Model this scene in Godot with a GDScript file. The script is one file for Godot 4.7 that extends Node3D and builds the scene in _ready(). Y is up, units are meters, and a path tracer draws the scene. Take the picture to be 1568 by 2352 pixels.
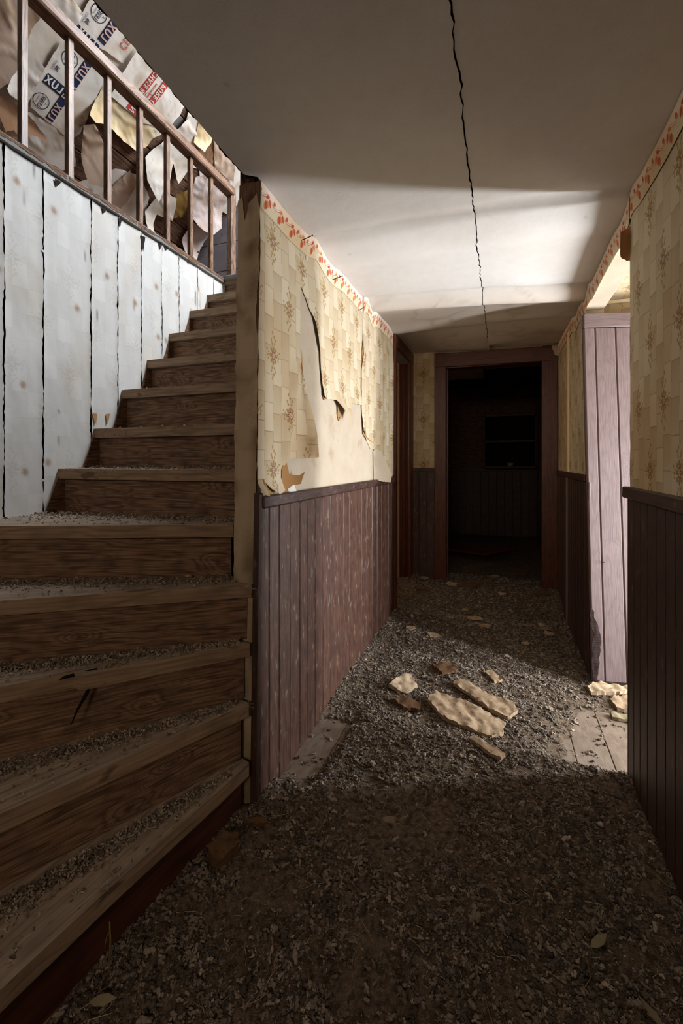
extends Node3D
# An abandoned house: winding stair on the left, wallpapered hall on the right.

var M := {}
var used := {}
var rng := RandomNumberGenerator.new()
var noise_a := FastNoiseLite.new()
var noise_b := FastNoiseLite.new()

# ------------------------------------------------------------------ naming
func numbered(called: String) -> String:
	var n: int = used.get(called, 0)
	used[called] = n + 1
	return called if n == 0 else "%s_%03d" % [called, n]

func tag(o: Node, label := "", category := "", group := "", kind := "") -> Node:
	if label != "": o.set_meta("label", label)
	if category != "": o.set_meta("category", category)
	if group != "": o.set_meta("group", group)
	if kind != "": o.set_meta("kind", kind)
	return o

func base(called: String, at := Vector3.ZERO) -> Node3D:
	var o := Node3D.new()
	o.name = numbered(called)
	o.position = at
	add_child(o, true)
	return o

func put(called: String, m: Mesh, mat: Material, parent: Node = null) -> MeshInstance3D:
	var o := MeshInstance3D.new()
	o.mesh = m
	o.material_override = mat
	o.name = numbered(called) if parent == null else called
	(self if parent == null else parent).add_child(o, true)
	return o

func struct(called: String) -> Node3D:
	var o := base(called)
	o.set_meta("kind", "structure")
	return o

# ------------------------------------------------------------------ shapes
func begin() -> SurfaceTool:
	var st := SurfaceTool.new()
	st.begin(Mesh.PRIMITIVE_TRIANGLES)
	return st

func tri(st: SurfaceTool, a: Vector3, b: Vector3, c: Vector3, ua: Vector2, ub: Vector2, uc: Vector2) -> void:
	st.set_uv(ua); st.add_vertex(a)
	st.set_uv(ub); st.add_vertex(b)
	st.set_uv(uc); st.add_vertex(c)

# box with chamfered edges; texture runs along its longest side
func add_box(st: SurfaceTool, xf: Transform3D, size: Vector3, bev := 0.003, off := Vector2.ZERO) -> void:
	st.set_smooth_group(-1)
	st.set_color(Color.WHITE)
	var h := size * 0.5
	bev = minf(bev, minf(h.x, minf(h.y, h.z)) * 0.6)
	var la := size.max_axis_index()
	var corner := func(sx: int, sy: int, sz: int, ax: int) -> Vector3:
		var v := Vector3(sx * (h.x - bev), sy * (h.y - bev), sz * (h.z - bev))
		v[ax] = [sx, sy, sz][ax] * h[ax]
		return v
	var uvof := func(v: Vector3, ax: int) -> Vector2:
		var o1 := (ax + 1) % 3
		var o2 := (ax + 2) % 3
		if o2 == la:
			var t := o1; o1 = o2; o2 = t
		elif o1 != la and size[o2] > size[o1]:
			var t2 := o1; o1 = o2; o2 = t2
		return Vector2(v[o1], v[o2]) + off + Vector2(0, ax * 0.09)
	for ax in 3:
		var b := (ax + 1) % 3
		var c := (ax + 2) % 3
		for s in [-1, 1]:
			var q: Array[Vector3] = []
			for k in [[-1, -1], [1, -1], [1, 1], [-1, 1]]:
				var sg := [0, 0, 0]
				sg[ax] = s; sg[b] = k[0]; sg[c] = k[1]
				q.append(corner.call(sg[0], sg[1], sg[2], ax))
			var order := [0, 2, 1, 0, 3, 2] if s > 0 else [0, 1, 2, 0, 2, 3]
			for i in order:
				st.set_uv(uvof.call(q[i], ax)); st.add_vertex(xf * q[i])
	if bev <= 0.0: return
	for ax in 3:            # edges along ax
		var b2 := (ax + 1) % 3
		var c2 := (ax + 2) % 3
		for sb in [-1, 1]:
			for sc in [-1, 1]:
				var p: Array[Vector3] = []
				for e in [[-1, b2], [1, b2], [1, c2], [-1, c2]]:
					var sg2 := [0, 0, 0]
					sg2[ax] = e[0]; sg2[b2] = sb; sg2[c2] = sc
					p.append(corner.call(sg2[0], sg2[1], sg2[2], e[1]))
				var ord2 := [0, 1, 2, 0, 2, 3] if sb * sc < 0 else [0, 2, 1, 0, 3, 2]
				for i in ord2:
					st.set_uv(uvof.call(p[i], b2)); st.add_vertex(xf * p[i])
	for sx in [-1, 1]:
		for sy in [-1, 1]:
			for sz in [-1, 1]:
				var t3: Array[Vector3] = [corner.call(sx, sy, sz, 0), corner.call(sx, sy, sz, 1), corner.call(sx, sy, sz, 2)]
				var ord3 := [0, 2, 1] if sx * sy * sz > 0 else [0, 1, 2]
				for i in ord3:
					st.set_uv(uvof.call(t3[i], 0)); st.add_vertex(xf * t3[i])

func done(st: SurfaceTool) -> ArrayMesh:
	st.generate_normals()
	return st.commit()

func boxm(size: Vector3, bev := 0.003) -> ArrayMesh:
	var st := begin()
	add_box(st, Transform3D(), size, bev, Vector2(rng.randf() * 3.0, rng.randf() * 2.0))
	return done(st)

# a board whose box runs between two corners (axis aligned)
func bx(called: String, lo: Vector3, hi: Vector3, mat: Material, parent: Node = null, bev := 0.003) -> MeshInstance3D:
	var o := put(called, boxm(hi - lo, bev), mat, parent)
	o.position = (lo + hi) * 0.5
	return o

func beam(called: String, a: Vector3, b: Vector3, w: float, h: float, mat: Material, parent: Node = null, up := Vector3.UP, bev := 0.003) -> MeshInstance3D:
	var d := (b - a).normalized()
	var x := up.cross(d).normalized()
	var y := d.cross(x)
	var o := put(called, boxm(Vector3(w, h, a.distance_to(b)), bev), mat, parent)
	o.transform = Transform3D(Basis(x, y, d), (a + b) * 0.5)
	return o

func rough(poly: PackedVector2Array, step: float, amp: float, sd := 1, skip: Array = []) -> PackedVector2Array:
	var r := RandomNumberGenerator.new()
	r.seed = sd * 7919 + 13
	var out := PackedVector2Array()
	for i in poly.size():
		var a := poly[i]
		var b := poly[(i + 1) % poly.size()]
		out.append(a)
		if i in skip: continue
		var n := int(a.distance_to(b) / step)
		var nrm := (b - a).normalized().orthogonal()
		for k in range(1, n):
			var t := (k + r.randf_range(-0.3, 0.3)) / n
			var big := noise_b.get_noise_2d(a.lerp(b, t).x * 300.0 + sd * 37, a.lerp(b, t).y * 300.0) * amp * 1.6
			out.append(a.lerp(b, t) + nrm * (r.randf_range(-amp, amp) * 0.7 + big))
	if Geometry2D.triangulate_polygon(out).is_empty():
		return poly
	return out

# a sheet cut to a polygon, gridded so that it can bend: F maps its flat place to space
func sheet(poly: PackedVector2Array, cell: float, F: Callable, uvs := Vector2.ONE, cf: Variant = null) -> ArrayMesh:
	var st := begin()
	st.set_smooth_group(0)
	var lo := poly[0]
	var hi := poly[0]
	for p in poly:
		lo = lo.min(p); hi = hi.max(p)
	var nx := int(ceil((hi.x - lo.x) / cell)) + 1
	var ny := int(ceil((hi.y - lo.y) / cell)) + 1
	lo -= Vector2(0.0013, 0.0017)
	var inside := PackedByteArray()
	inside.resize((nx + 1) * (ny + 1))
	for j in ny + 1:
		for i in nx + 1:
			inside[j * (nx + 1) + i] = 1 if Geometry2D.is_point_in_polygon(lo + Vector2(i, j) * cell, poly) else 0
	var edge := {}
	for i in poly.size():
		var a := poly[i]
		var b := poly[(i + 1) % poly.size()]
		var n := int(a.distance_to(b) / (cell * 0.2)) + 1
		for k in n + 1:
			edge[Vector2i(((a.lerp(b, float(k) / n) - lo) / cell).floor())] = true
	for j in ny:
		for i in nx:
			var q := PackedVector2Array([lo + Vector2(i, j) * cell, lo + Vector2(i + 1, j) * cell, lo + Vector2(i + 1, j + 1) * cell, lo + Vector2(i, j + 1) * cell])
			if edge.has(Vector2i(i, j)):
				for part in Geometry2D.intersect_polygons(q, poly):
					var idx := Geometry2D.triangulate_polygon(part)
					for k in range(0, idx.size(), 3):
						var a2: Vector2 = part[idx[k]]
						var b2: Vector2 = part[idx[k + 1]]
						var c2: Vector2 = part[idx[k + 2]]
						if (b2 - a2).cross(c2 - a2) < 0: 
							var t := b2; b2 = c2; c2 = t
						for v in [a2, b2, c2]:
							_sv(st, v, F, uvs, cf)
			elif inside[j * (nx + 1) + i]:
				for k in [0, 1, 2, 0, 2, 3]:
					_sv(st, q[k], F, uvs, cf)
	return done(st)

func _sv(st: SurfaceTool, v: Vector2, F: Callable, uvs: Vector2, cf: Variant) -> void:
	v = v.snapped(Vector2(0.0001, 0.0001))
	st.set_uv(v * uvs)
	st.set_color((cf.call(v) as Color) if cf != null else Color.WHITE)
	st.add_vertex(F.call(v))

# solid plate: polygon in x,z with thickness, rough top
func plate(poly: PackedVector2Array, y0: float, thick: float, bump := 0.0, cell := 0.02, sd := 0.0, uvrot := 0.0, side := Color.WHITE) -> ArrayMesh:
	var st := begin()
	var c := Vector2.ZERO
	for p in poly: c += p
	c /= poly.size()
	var cw := 0.0
	for i in poly.size():
		cw += poly[i].cross(poly[(i + 1) % poly.size()])
	var top := func(v: Vector2) -> float: return y0 + (thick + noise_b.get_noise_2d(v.x * 900.0 + sd * 91.0, v.y * 900.0) * bump if bump > 0.0 else thick)
	var uvp := func(v: Vector2) -> Vector2: return (v + Vector2(sd * 0.37, sd * 0.21)).rotated(uvrot)
	st.set_color(Color.WHITE)
	st.set_smooth_group(1)
	if bump > 0.0:
		var m := sheet(poly, cell, func(v: Vector2) -> Vector3: return Vector3(v.x, top.call(v), v.y))
		var arr := m.surface_get_arrays(0)
		var vs: PackedVector3Array = arr[Mesh.ARRAY_VERTEX]
		for v in vs:
			st.set_uv(uvp.call(Vector2(v.x, v.z))); st.add_vertex(v)
	else:
		var idx := Geometry2D.triangulate_polygon(poly)
		for k in range(0, idx.size(), 3):
			var t := [poly[idx[k]], poly[idx[k + 1]], poly[idx[k + 2]]]
			if (t[1] - t[0]).cross(t[2] - t[0]) < 0: t = [t[0], t[2], t[1]]
			for v in t:
				st.set_uv(uvp.call(v)); st.add_vertex(Vector3(v.x, top.call(v), v.y))
	st.set_smooth_group(-1)
	var ix := Geometry2D.triangulate_polygon(poly)
	for k in range(0, ix.size(), 3):
		var t := [poly[ix[k]], poly[ix[k + 1]], poly[ix[k + 2]]]
		if (t[1] - t[0]).cross(t[2] - t[0]) > 0: t = [t[0], t[2], t[1]]
		for v in t:
			st.set_uv(uvp.call(v)); st.add_vertex(Vector3(v.x, y0, v.y))
	st.set_color(side)
	var run := 0.0
	for i in poly.size():
		var a := poly[i]
		var b := poly[(i + 1) % poly.size()]
		if cw < 0:
			var t := a; a = b; b = t
		var d := a.distance_to(b)
		var ch := minf(thick * 0.18, 0.006) if bump <= 0.0 else 0.0
		var at := Vector3(a.x, top.call(a), a.y)
		var bt := Vector3(b.x, top.call(b), b.y)
		var a0 := Vector3(a.x, y0, a.y)
		var b0 := Vector3(b.x, y0, b.y)
		var uo := Vector2(sd * 0.3, 0.13 + sd * 0.11)
		tri(st, a0, b0, bt, Vector2(run, 0) + uo, Vector2(run + d, 0) + uo, Vector2(run + d, thick) + uo)
		tri(st, a0, bt, at, Vector2(run, 0) + uo, Vector2(run + d, thick) + uo, Vector2(run, thick) + uo)
		run += d
	return done(st)

func tube(st: SurfaceTool, pts: Array, r0: float, r1: float, sides := 5) -> void:
	st.set_smooth_group(0)
	var n := pts.size()
	var prev: Array = []
	for i in n:
		var d: Vector3 = (pts[mini(i + 1, n - 1)] - pts[maxi(i - 1, 0)]).normalized()
		var x := d.cross(Vector3(0.31, 0.9, 0.17)).normalized()
		var y := x.cross(d)
		var r := lerpf(r0, r1, float(i) / (n - 1))
		var ring: Array = []
		for k in sides:
			ring.append(pts[i] + (x * cos(TAU * k / sides) + y * sin(TAU * k / sides)) * r)
		if i > 0:
			for k in sides:
				var k2 := (k + 1) % sides
				var u := Vector2(0.03 * i, 0.02 * k)
				tri(st, prev[k], ring[k], ring[k2], u, u, u)
				tri(st, prev[k], ring[k2], prev[k2], u, u, u)
		prev = ring
		if i == 0 or i == n - 1:
			for k in sides:
				var a: Vector3 = ring[k]
				var b: Vector3 = ring[(k + 1) % sides]
				if i == 0: tri(st, pts[i], a, b, Vector2.ZERO, Vector2.ZERO, Vector2.ZERO)
				else: tri(st, pts[i], b, a, Vector2.ZERO, Vector2.ZERO, Vector2.ZERO)

# crumbly clump of dirt: a few rough lumps grown together
func crumb(sd: int, squash: float, lumps := 1) -> ArrayMesh:
	var r := RandomNumberGenerator.new()
	r.seed = sd
	var vs := [Vector3.UP, Vector3.DOWN, Vector3.LEFT, Vector3.RIGHT, Vector3.FORWARD, Vector3.BACK]
	var fs := [[0, 3, 4], [0, 4, 2], [0, 2, 5], [0, 5, 3], [1, 4, 3], [1, 2, 4], [1, 5, 2], [1, 3, 5]]
	var mid := {}
	var dirs: Array = vs.duplicate()
	var tris: Array = []
	for f in fs:
		var m: Array = []
		for k in 3:
			var a: int = f[k]
			var b: int = f[(k + 1) % 3]
			var key := Vector2i(mini(a, b), maxi(a, b))
			if not mid.has(key):
				mid[key] = dirs.size()
				dirs.append((dirs[a] + dirs[b]).normalized())
			m.append(mid[key])
		tris.append_array([[f[0], m[0], m[2]], [f[1], m[1], m[0]], [f[2], m[2], m[1]], m])
	var st := begin()
	for n in lumps:
		var c := Vector3.ZERO if lumps == 1 else Vector3(r.randfn(0, 0.55), r.randfn(0, 0.22), r.randfn(0, 0.5))
		var sz := 1.0 if lumps == 1 else r.randf_range(0.3, 0.62)
		var pos: Array = []
		for d in dirs:
			pos.append(c + Vector3(d.x, d.y * squash, d.z) * r.randf_range(0.7, 1.2) * sz)
		st.set_smooth_group(n)
		for t in tris:
			for k in t:
				st.set_uv(Vector2(dirs[k].x, dirs[k].z)); st.add_vertex(pos[k])
	return done(st)

# ------------------------------------------------------------------ textures
func seamless(w: int, h: int, freq: float, sd: int, oct := 4, stretch := 1.0) -> PackedByteArray:
	var n := FastNoiseLite.new()
	n.seed = sd
	n.noise_type = FastNoiseLite.TYPE_SIMPLEX_SMOOTH
	n.frequency = freq
	n.fractal_octaves = oct
	var im: Image
	if stretch == 1.0:
		im = n.get_seamless_image(w, h)
	else:
		im = n.get_seamless_image(maxi(8, int(w / stretch)), h)
		im.resize(w, h, Image.INTERPOLATE_CUBIC)
	im.convert(Image.FORMAT_L8)
	return im.get_data()

func tex_of(w: int, h: int, rgb: PackedByteArray) -> ImageTexture:
	return ImageTexture.create_from_image(Image.create_from_data(w, h, false, Image.FORMAT_RGB8, rgb))

func gray_of(w: int, h: int, g: PackedByteArray) -> ImageTexture:
	return ImageTexture.create_from_image(Image.create_from_data(w, h, false, Image.FORMAT_L8, g))

func mat(color: Color, rough_ := 0.85, tex: Texture2D = null, bump: Texture2D = null, bscale := 0.0, uvs := Vector2.ONE, spec := 0.35) -> StandardMaterial3D:
	var m := StandardMaterial3D.new()
	m.albedo_color = color
	m.albedo_texture = tex
	m.roughness = rough_
	m.metallic_specular = spec
	m.cull_mode = BaseMaterial3D.CULL_DISABLED
	m.uv1_scale = Vector3(uvs.x, uvs.y, 1)
	if bump:
		m.heightmap_enabled = true
		m.heightmap_texture = bump
		m.heightmap_scale = bscale
	return m

# grain along u; one repeat is 1 m by 0.5 m. wear: share of chipped, greyed patches
func wood(w: int, h: int, dark: Color, light: Color, rings: int, knots: int, sd: int, wear: float, wearc: Color) -> Array:
	var r := RandomNumberGenerator.new()
	r.seed = sd
	var warp := seamless(w, h, 0.011, sd, 3, 7.0)
	var fib := seamless(w, h, 0.16, sd + 1, 3, 24.0)
	var blot := seamless(w, h, 0.012, sd + 2, 4)
	var chip := seamless(w, h, 0.03, sd + 3, 4, 3.0)
	var ks: Array = []
	for k in knots:
		ks.append([r.randf(), r.randf(), r.randf_range(0.012, 0.026)])
	var rgb := PackedByteArray()
	rgb.resize(w * h * 3)
	var g := PackedByteArray()
	g.resize(w * h)
	for y in h:
		var v := float(y) / h
		for x in w:
			var u := float(x) / w
			var i := y * w + x
			var f := v * rings + warp[i] / 255.0 * 3.2
			var kd := 0.0
			for k in ks:
				var du: float = absf(u - k[0]); du = minf(du, 1.0 - du)
				var dv: float = absf(v - k[1]); dv = minf(dv, 1.0 - dv) * 0.5
				if du < 0.2 and dv < 0.09:
					var d2: float = du * du * 0.25 + dv * dv
					var s: float = k[2]
					f += 3.2 * exp(-d2 / (s * s * 1.6))
					kd += exp(-(du * du * 0.6 + dv * dv) / (s * s * 0.12))
			var line := 0.5 + 0.5 * sin(f * TAU)
			line = line * line * line
			var t := clampf(0.66 - line * 0.34 + (fib[i] / 255.0 - 0.5) * 0.75, 0.0, 1.0)
			t *= clampf(0.55 + blot[i] / 255.0 * 0.9, 0.0, 1.0) * (1.0 - 0.75 * minf(kd, 1.0))
			var c := dark.lerp(light, t)
			var ht := 0.55 - line * 0.2 + (fib[i] / 255.0 - 0.5) * 0.5
			if wear > 0.0:
				var wv := clampf((chip[i] / 255.0 * 0.72 + blot[i] / 255.0 * 0.28 - (1.0 - wear)) * 9.0, 0.0, 1.0)
				c = c.lerp(wearc, wv * 0.8)
				ht -= wv * 0.35
			rgb[i * 3] = int(c.r * 255.0); rgb[i * 3 + 1] = int(c.g * 255.0); rgb[i * 3 + 2] = int(c.b * 255.0)
			g[i] = int(clampf(ht, 0.0, 1.0) * 255.0)
	return [tex_of(w, h, rgb), gray_of(w, h, g)]

# mottled sheet: colours between three tones, with dark specks; one repeat is 1 m
func mottled(w: int, a: Color, b: Color, stain: Color, amount: float, specks: float, sd: int, freq := 0.012) -> Array:
	var n1 := seamless(w, w, freq, sd, 5)
	var n2 := seamless(w, w, freq * 0.6, sd + 5, 4)
	var n3 := seamless(w, w, 0.35, sd + 9, 2)
	var rgb := PackedByteArray()
	rgb.resize(w * w * 3)
	var g := PackedByteArray()
	g.resize(w * w)
	for i in w * w:
		var c := a.lerp(b, n1[i] / 255.0)
		var s := clampf((n2[i] / 255.0 - (1.0 - amount)) * 4.0, 0.0, 1.0)
		c = c.lerp(stain, s * 0.7)
		var sp := n3[i] / 255.0
		if sp < specks: c = c.lerp(stain * 0.6, 0.6)
		c = c * (0.95 + 0.1 * sp)
		rgb[i * 3] = int(clampf(c.r, 0, 1) * 255.0); rgb[i * 3 + 1] = int(clampf(c.g, 0, 1) * 255.0); rgb[i * 3 + 2] = int(clampf(c.b, 0, 1) * 255.0)
		g[i] = int(clampf(0.35 * n1[i] / 255.0 + 0.65 * sp, 0, 1) * 255.0)
	return [tex_of(w, w, rgb), gray_of(w, w, g)]

func blob(img: Array, w: int, h: int, cx: float, cy: float, rx: float, ry: float, c: Color, a: float, rot := 0.0) -> void:
	# soft ellipse in pixels, wrapping
	var n := int(maxf(rx, ry)) + 2
	for dy in range(-n, n + 1):
		for dx in range(-n, n + 1):
			var p := Vector2(dx, dy).rotated(-rot)
			var d := (p.x / rx) * (p.x / rx) + (p.y / ry) * (p.y / ry)
			if d < 1.0:
				var i := posmod(int(cy) + dy, h) * w + posmod(int(cx) + dx, w)
				var k := a * clampf((1.0 - d) * 3.0, 0.0, 1.0)
				img[i] = (img[i] as Color).lerp(c, k)

# wallpaper: one repeat is 0.25 m by 0.425 m
func wallpaper(bg: Color, tan: Color, line: Color, leaf: Color, heart: Color, sd: int, faint: float) -> ImageTexture:
	var w := 256
	var h := 435
	var grain := seamless(w, h, 0.25, sd, 2)
	var img: Array = []
	img.resize(w * h)
	for y in h:
		for x in w:
			var i := y * w + x
			var col := int(x / 64.0)
			var yy := posmod(y + col * 38, h)
			var row := int(yy / 108.75)
			var fy := fmod(yy, 108.75) / 108.75
			var fx := fmod(x, 64.0) / 64.0
			var k := (col * 2 + row * 3) % 4
			var c := bg
			if k == 1 or k == 2:
				var dens := (1.0 - fy) * 0.75
				c = bg.lerp(tan, clampf(dens * 0.75 + (grain[i] / 255.0 - 0.5) * 1.5 * dens, 0.0, 1.0))
			elif k == 3:
				c = bg.lerp(Color(1, 1, 0.96), 0.1)
			if fy < 0.02 or ((fx < 0.03) and (fy < 0.55 or k == 1)):
				c = c.lerp(line, 0.5)
			c = c * (0.97 + 0.06 * grain[i] / 255.0)
			img[i] = c
	for f in [[64.0, 108.0], [192.0, 325.0]]:
		var cx: float = f[0]
		var cy: float = f[1]
		for k in 8:
			var a := TAU * k / 8.0
			blob(img, w, h, cx + cos(a) * 21.0, cy + sin(a) * 27.0, 10.0, 8.0, leaf, faint, a)
		for k in 10:
			var a2 := TAU * (k + 0.5) / 10.0
			blob(img, w, h, cx + cos(a2) * 11.0, cy + sin(a2) * 14.0, 4.0, 4.0, heart, faint, a2)
		blob(img, w, h, cx, cy, 8.0, 10.0, bg, 0.8)
		for k in 5:
			blob(img, w, h, cx + [-2, 3, 0, -4, 4][k], cy + [-5, -2, 2, 4, 6][k], 2.0, 2.0, heart, faint)
		for s in [-1, 1]:
			for k in 6:
				blob(img, w, h, cx + [-9, 9, -15, 15, -5, 6][k], cy + s * [46, 46, 60, 58, 72, 86][k], 5.0, 8.0, leaf, faint * 0.9, 0.5 * [-1, 1, -1, 1, 0, 0][k])
			for k in 4:
				blob(img, w, h, cx + s * [34, 40, 37, 46][k], cy + [-9, 3, 15, -18][k], 6.0, 4.5, leaf, faint * 0.9, 0.6 * s)
	var rgb := PackedByteArray()
	rgb.resize(w * h * 3)
	for i in w * h:
		var c: Color = img[i]
		rgb[i * 3] = int(clampf(c.r, 0, 1) * 255.0); rgb[i * 3 + 1] = int(clampf(c.g, 0, 1) * 255.0); rgb[i * 3 + 2] = int(clampf(c.b, 0, 1) * 255.0)
	return tex_of(w, h, rgb)

# border strip: 0.2 m by 0.08 m, top of the strip at v = 0
func border_tex(bg: Color) -> ImageTexture:
	var w := 320
	var h := 128
	var img: Array = []
	img.resize(w * h)
	var line := Color(0.62, 0.42, 0.38)
	for y in h:
		for x in w:
			var c := Color(0.86, 0.79, 0.72) if y < 74 else bg
			var sag := 34.0 + 26.0 * sin(PI * fmod(x / 160.0, 1.0))
			if absf(y - sag) < 2.2 or absf(y - sag + 10.0) < 1.2: c = c.lerp(line, 0.8)
			elif y > sag: c = bg
			if absf(y - 96 + absf(fmod(x + 10, 80.0) - 40.0) * 0.9) < 1.3: c = c.lerp(line, 0.4)
			img[y * w + x] = c
	var red := Color(0.66, 0.25, 0.18)
	var org := Color(0.74, 0.47, 0.26)
	for s in [0, 160]:
		blob(img, w, h, s + 4, 40, 26, 9, red if s == 0 else org, 0.9, 0.5)
		blob(img, w, h, s - 20, 62, 12, 20, red, 0.9, 0.2)
		blob(img, w, h, s + 4, 74, 12, 20, org, 0.9, -0.1)
		blob(img, w, h, s + 26, 86, 15, 23, red, 0.9, -0.3)
		blob(img, w, h, s + 44, 98, 10, 18, org, 0.9, -0.2)
		blob(img, w, h, s + 84, 38, 17, 11, red, 0.85, 0.6)
		blob(img, w, h, s + 100, 52, 11, 8, org, 0.85, 0.6)
	var rgb := PackedByteArray()
	rgb.resize(w * h * 3)
	for i in w * h:
		var c: Color = img[i]
		rgb[i * 3] = int(c.r * 255.0); rgb[i * 3 + 1] = int(c.g * 255.0); rgb[i * 3 + 2] = int(c.b * 255.0)
	return tex_of(w, h, rgb)

func make_materials() -> void:
	var pine := wood(1024, 512, Color(0.34, 0.295, 0.26), Color(0.80, 0.725, 0.655), 11, 7, 11, 0.0, Color.WHITE)
	var worn := wood(512, 256, Color(0.44, 0.395, 0.35), Color(0.66, 0.60, 0.545), 9, 3, 17, 0.28, Color(0.36, 0.31, 0.26))
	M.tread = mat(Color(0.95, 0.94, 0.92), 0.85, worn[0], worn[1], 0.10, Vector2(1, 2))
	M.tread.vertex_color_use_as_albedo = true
	M.riser = mat(Color(0.72, 0.64, 0.575), 0.8, pine[0], pine[1], 0.10, Vector2(0.9, 2))  # brown wood; shade below the nosings is put into this darker tint
	M.plank = mat(Color(0.66, 0.56, 0.49), 0.85, pine[0], pine[1], 0.12, Vector2(1, 2))
	M.rail = mat(Color(0.76, 0.68, 0.63), 0.4, pine[0], pine[1], 0.04, Vector2(1, 2))
	var dusty := mottled(512, Color(0.50, 0.45, 0.40), Color(0.42, 0.365, 0.315), Color(0.33, 0.275, 0.23), 0.3, 0.12, 121, 0.02)
	M.floorboard = mat(Color(1, 1, 1), 0.9, dusty[0], pine[1], 0.06, Vector2(1, 2), 0.2)
	var red := wood(1024, 512, Color(0.18, 0.11, 0.09), Color(0.38, 0.262, 0.22), 7, 3, 23, 0.33, Color(0.46, 0.43, 0.42))
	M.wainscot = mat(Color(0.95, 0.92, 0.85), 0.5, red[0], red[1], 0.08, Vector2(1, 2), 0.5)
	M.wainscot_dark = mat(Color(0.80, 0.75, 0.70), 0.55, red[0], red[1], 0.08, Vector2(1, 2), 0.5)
	var casing := wood(512, 256, Color(0.21, 0.095, 0.06), Color(0.42, 0.225, 0.15), 6, 3, 31, 0.0, Color.WHITE)
	M.casing = mat(Color(0.95, 0.85, 0.8), 0.4, casing[0], casing[1], 0.05, Vector2(1, 2), 0.5)
	M.riser_red = mat(Color(0.86, 0.88, 0.88), 0.5, casing[0], casing[1], 0.05, Vector2(1, 2), 0.5)
	var pink := wood(1024, 512, Color(0.50, 0.43, 0.43), Color(0.60, 0.535, 0.535), 7, 4, 41, 0.0, Color.WHITE)
	M.pink = mat(Color(0.72, 0.705, 0.70), 0.55, pink[0], pink[1], 0.07, Vector2(1, 2))
	M.pink_dark = mat(Color(0.30, 0.25, 0.23), 0.9, pink[0], pink[1], 0.3, Vector2(1, 2))
	var wp := wallpaper(Color(0.715, 0.655, 0.55), Color(0.65, 0.57, 0.445), Color(0.46, 0.34, 0.24), Color(0.545, 0.44, 0.26), Color(0.45, 0.27, 0.22), 51, 0.85)
	var fine := mottled(512, Color(0.5, 0.5, 0.5), Color(0.6, 0.6, 0.6), Color(0.4, 0.4, 0.4), 0.2, 0.0, 55)
	M.wallpaper = mat(Color(1, 1, 1), 0.8, wp, null, 0.0, Vector2(1 / 0.25, -1 / 0.425))
	M.wallpaper.vertex_color_use_as_albedo = true
	M.wallpaper_back = mat(Color(0.60, 0.44, 0.27), 0.9)
	M.border = mat(Color(1, 1, 1), 0.8, border_tex(Color(0.79, 0.735, 0.63)), null, 0.0, Vector2(1 / 0.2, 1 / 0.10))
	M.border.vertex_color_use_as_albedo = true
	var liner := mottled(512, Color(0.69, 0.64, 0.565), Color(0.655, 0.595, 0.515), Color(0.60, 0.51, 0.42), 0.25, 0.08, 61)
	M.liner = mat(Color(1, 1, 1), 0.85, liner[0], liner[1], 0.02)
	var ceil := mottled(1024, Color(0.825, 0.805, 0.785), Color(0.845, 0.83, 0.81), Color(0.66, 0.60, 0.54), 0.12, 0.0, 71)
	M.ceiling = mat(Color(1, 1, 1), 0.9, ceil[0], ceil[1], 0.10)
	M.ceiling.vertex_color_use_as_albedo = true
	# papered white boards of the stair wall: the same print seen faintly through whitewash
	var wpw := wallpaper(Color(0.82, 0.815, 0.80), Color(0.805, 0.795, 0.775), Color(0.78, 0.76, 0.73), Color(0.75, 0.73, 0.69), Color(0.72, 0.69, 0.65), 81, 0.4)
	M.white = mat(Color(0.87, 0.875, 0.88), 0.75, wpw, fine[1], 0.06, Vector2(1 / 0.25, -1 / 0.425))
	M.white.vertex_color_use_as_albedo = true
	M.white_wood = mat(Color(0.80, 0.79, 0.76), 0.75, fine[0], fine[1], 0.2)
	M.old_paper = mat(Color(0.80, 0.725, 0.635), 0.85, wpw, fine[1], 0.08, Vector2(1 / 0.25, -1 / 0.425))
	M.old_paper.vertex_color_use_as_albedo = true
	var paper := mottled(512, Color(0.87, 0.85, 0.82), Color(0.82, 0.80, 0.76), Color(0.68, 0.60, 0.50), 0.2, 0.03, 91)
	M.paper = mat(Color(1, 1, 1), 0.85, paper[0], paper[1], 0.02)
	M.paper.vertex_color_use_as_albedo = true
	M.paper_cream = mat(Color(1.0, 0.94, 0.80), 0.85, paper[0], paper[1], 0.03)
	M.paper_yellow = mat(Color(0.62, 0.50, 0.28), 0.85, paper[0], paper[1], 0.03)
	M.paper_tan = mat(Color(0.84, 0.76, 0.70), 0.85, paper[0], paper[1], 0.03)
	M.paper_brown = mat(Color(0.60, 0.47, 0.37), 0.9, paper[0], paper[1], 0.03)
	M.paper_lilac = mat(Color(0.90, 0.86, 0.88), 0.85, paper[0], paper[1], 0.03)
	for pm in [M.paper_cream, M.paper_yellow, M.paper_tan, M.paper_brown, M.paper_lilac]: pm.vertex_color_use_as_albedo = true
	M.ink_blue = mat(Color(0.11, 0.16, 0.28), 0.8)
	M.ink_pink = mat(Color(0.80, 0.66, 0.60), 0.8)
	M.ink_white = mat(Color(0.82, 0.80, 0.76), 0.8)
	M.ink_red = mat(Color(0.68, 0.25, 0.22), 0.8)
	M.ink_red_pale = mat(Color(0.80, 0.50, 0.46), 0.8)
	M.ink_black = mat(Color(0.16, 0.14, 0.14), 0.8)
	M.lilac_wall = mat(Color(0.72, 0.68, 0.70), 0.7, fine[0], fine[1], 0.05)
	M.dark_wood = mat(Color(0.20, 0.14, 0.10), 0.9, pine[0], pine[1], 0.1)
	M.void_dark = mat(Color(0.07, 0.055, 0.045), 0.95)
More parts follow.
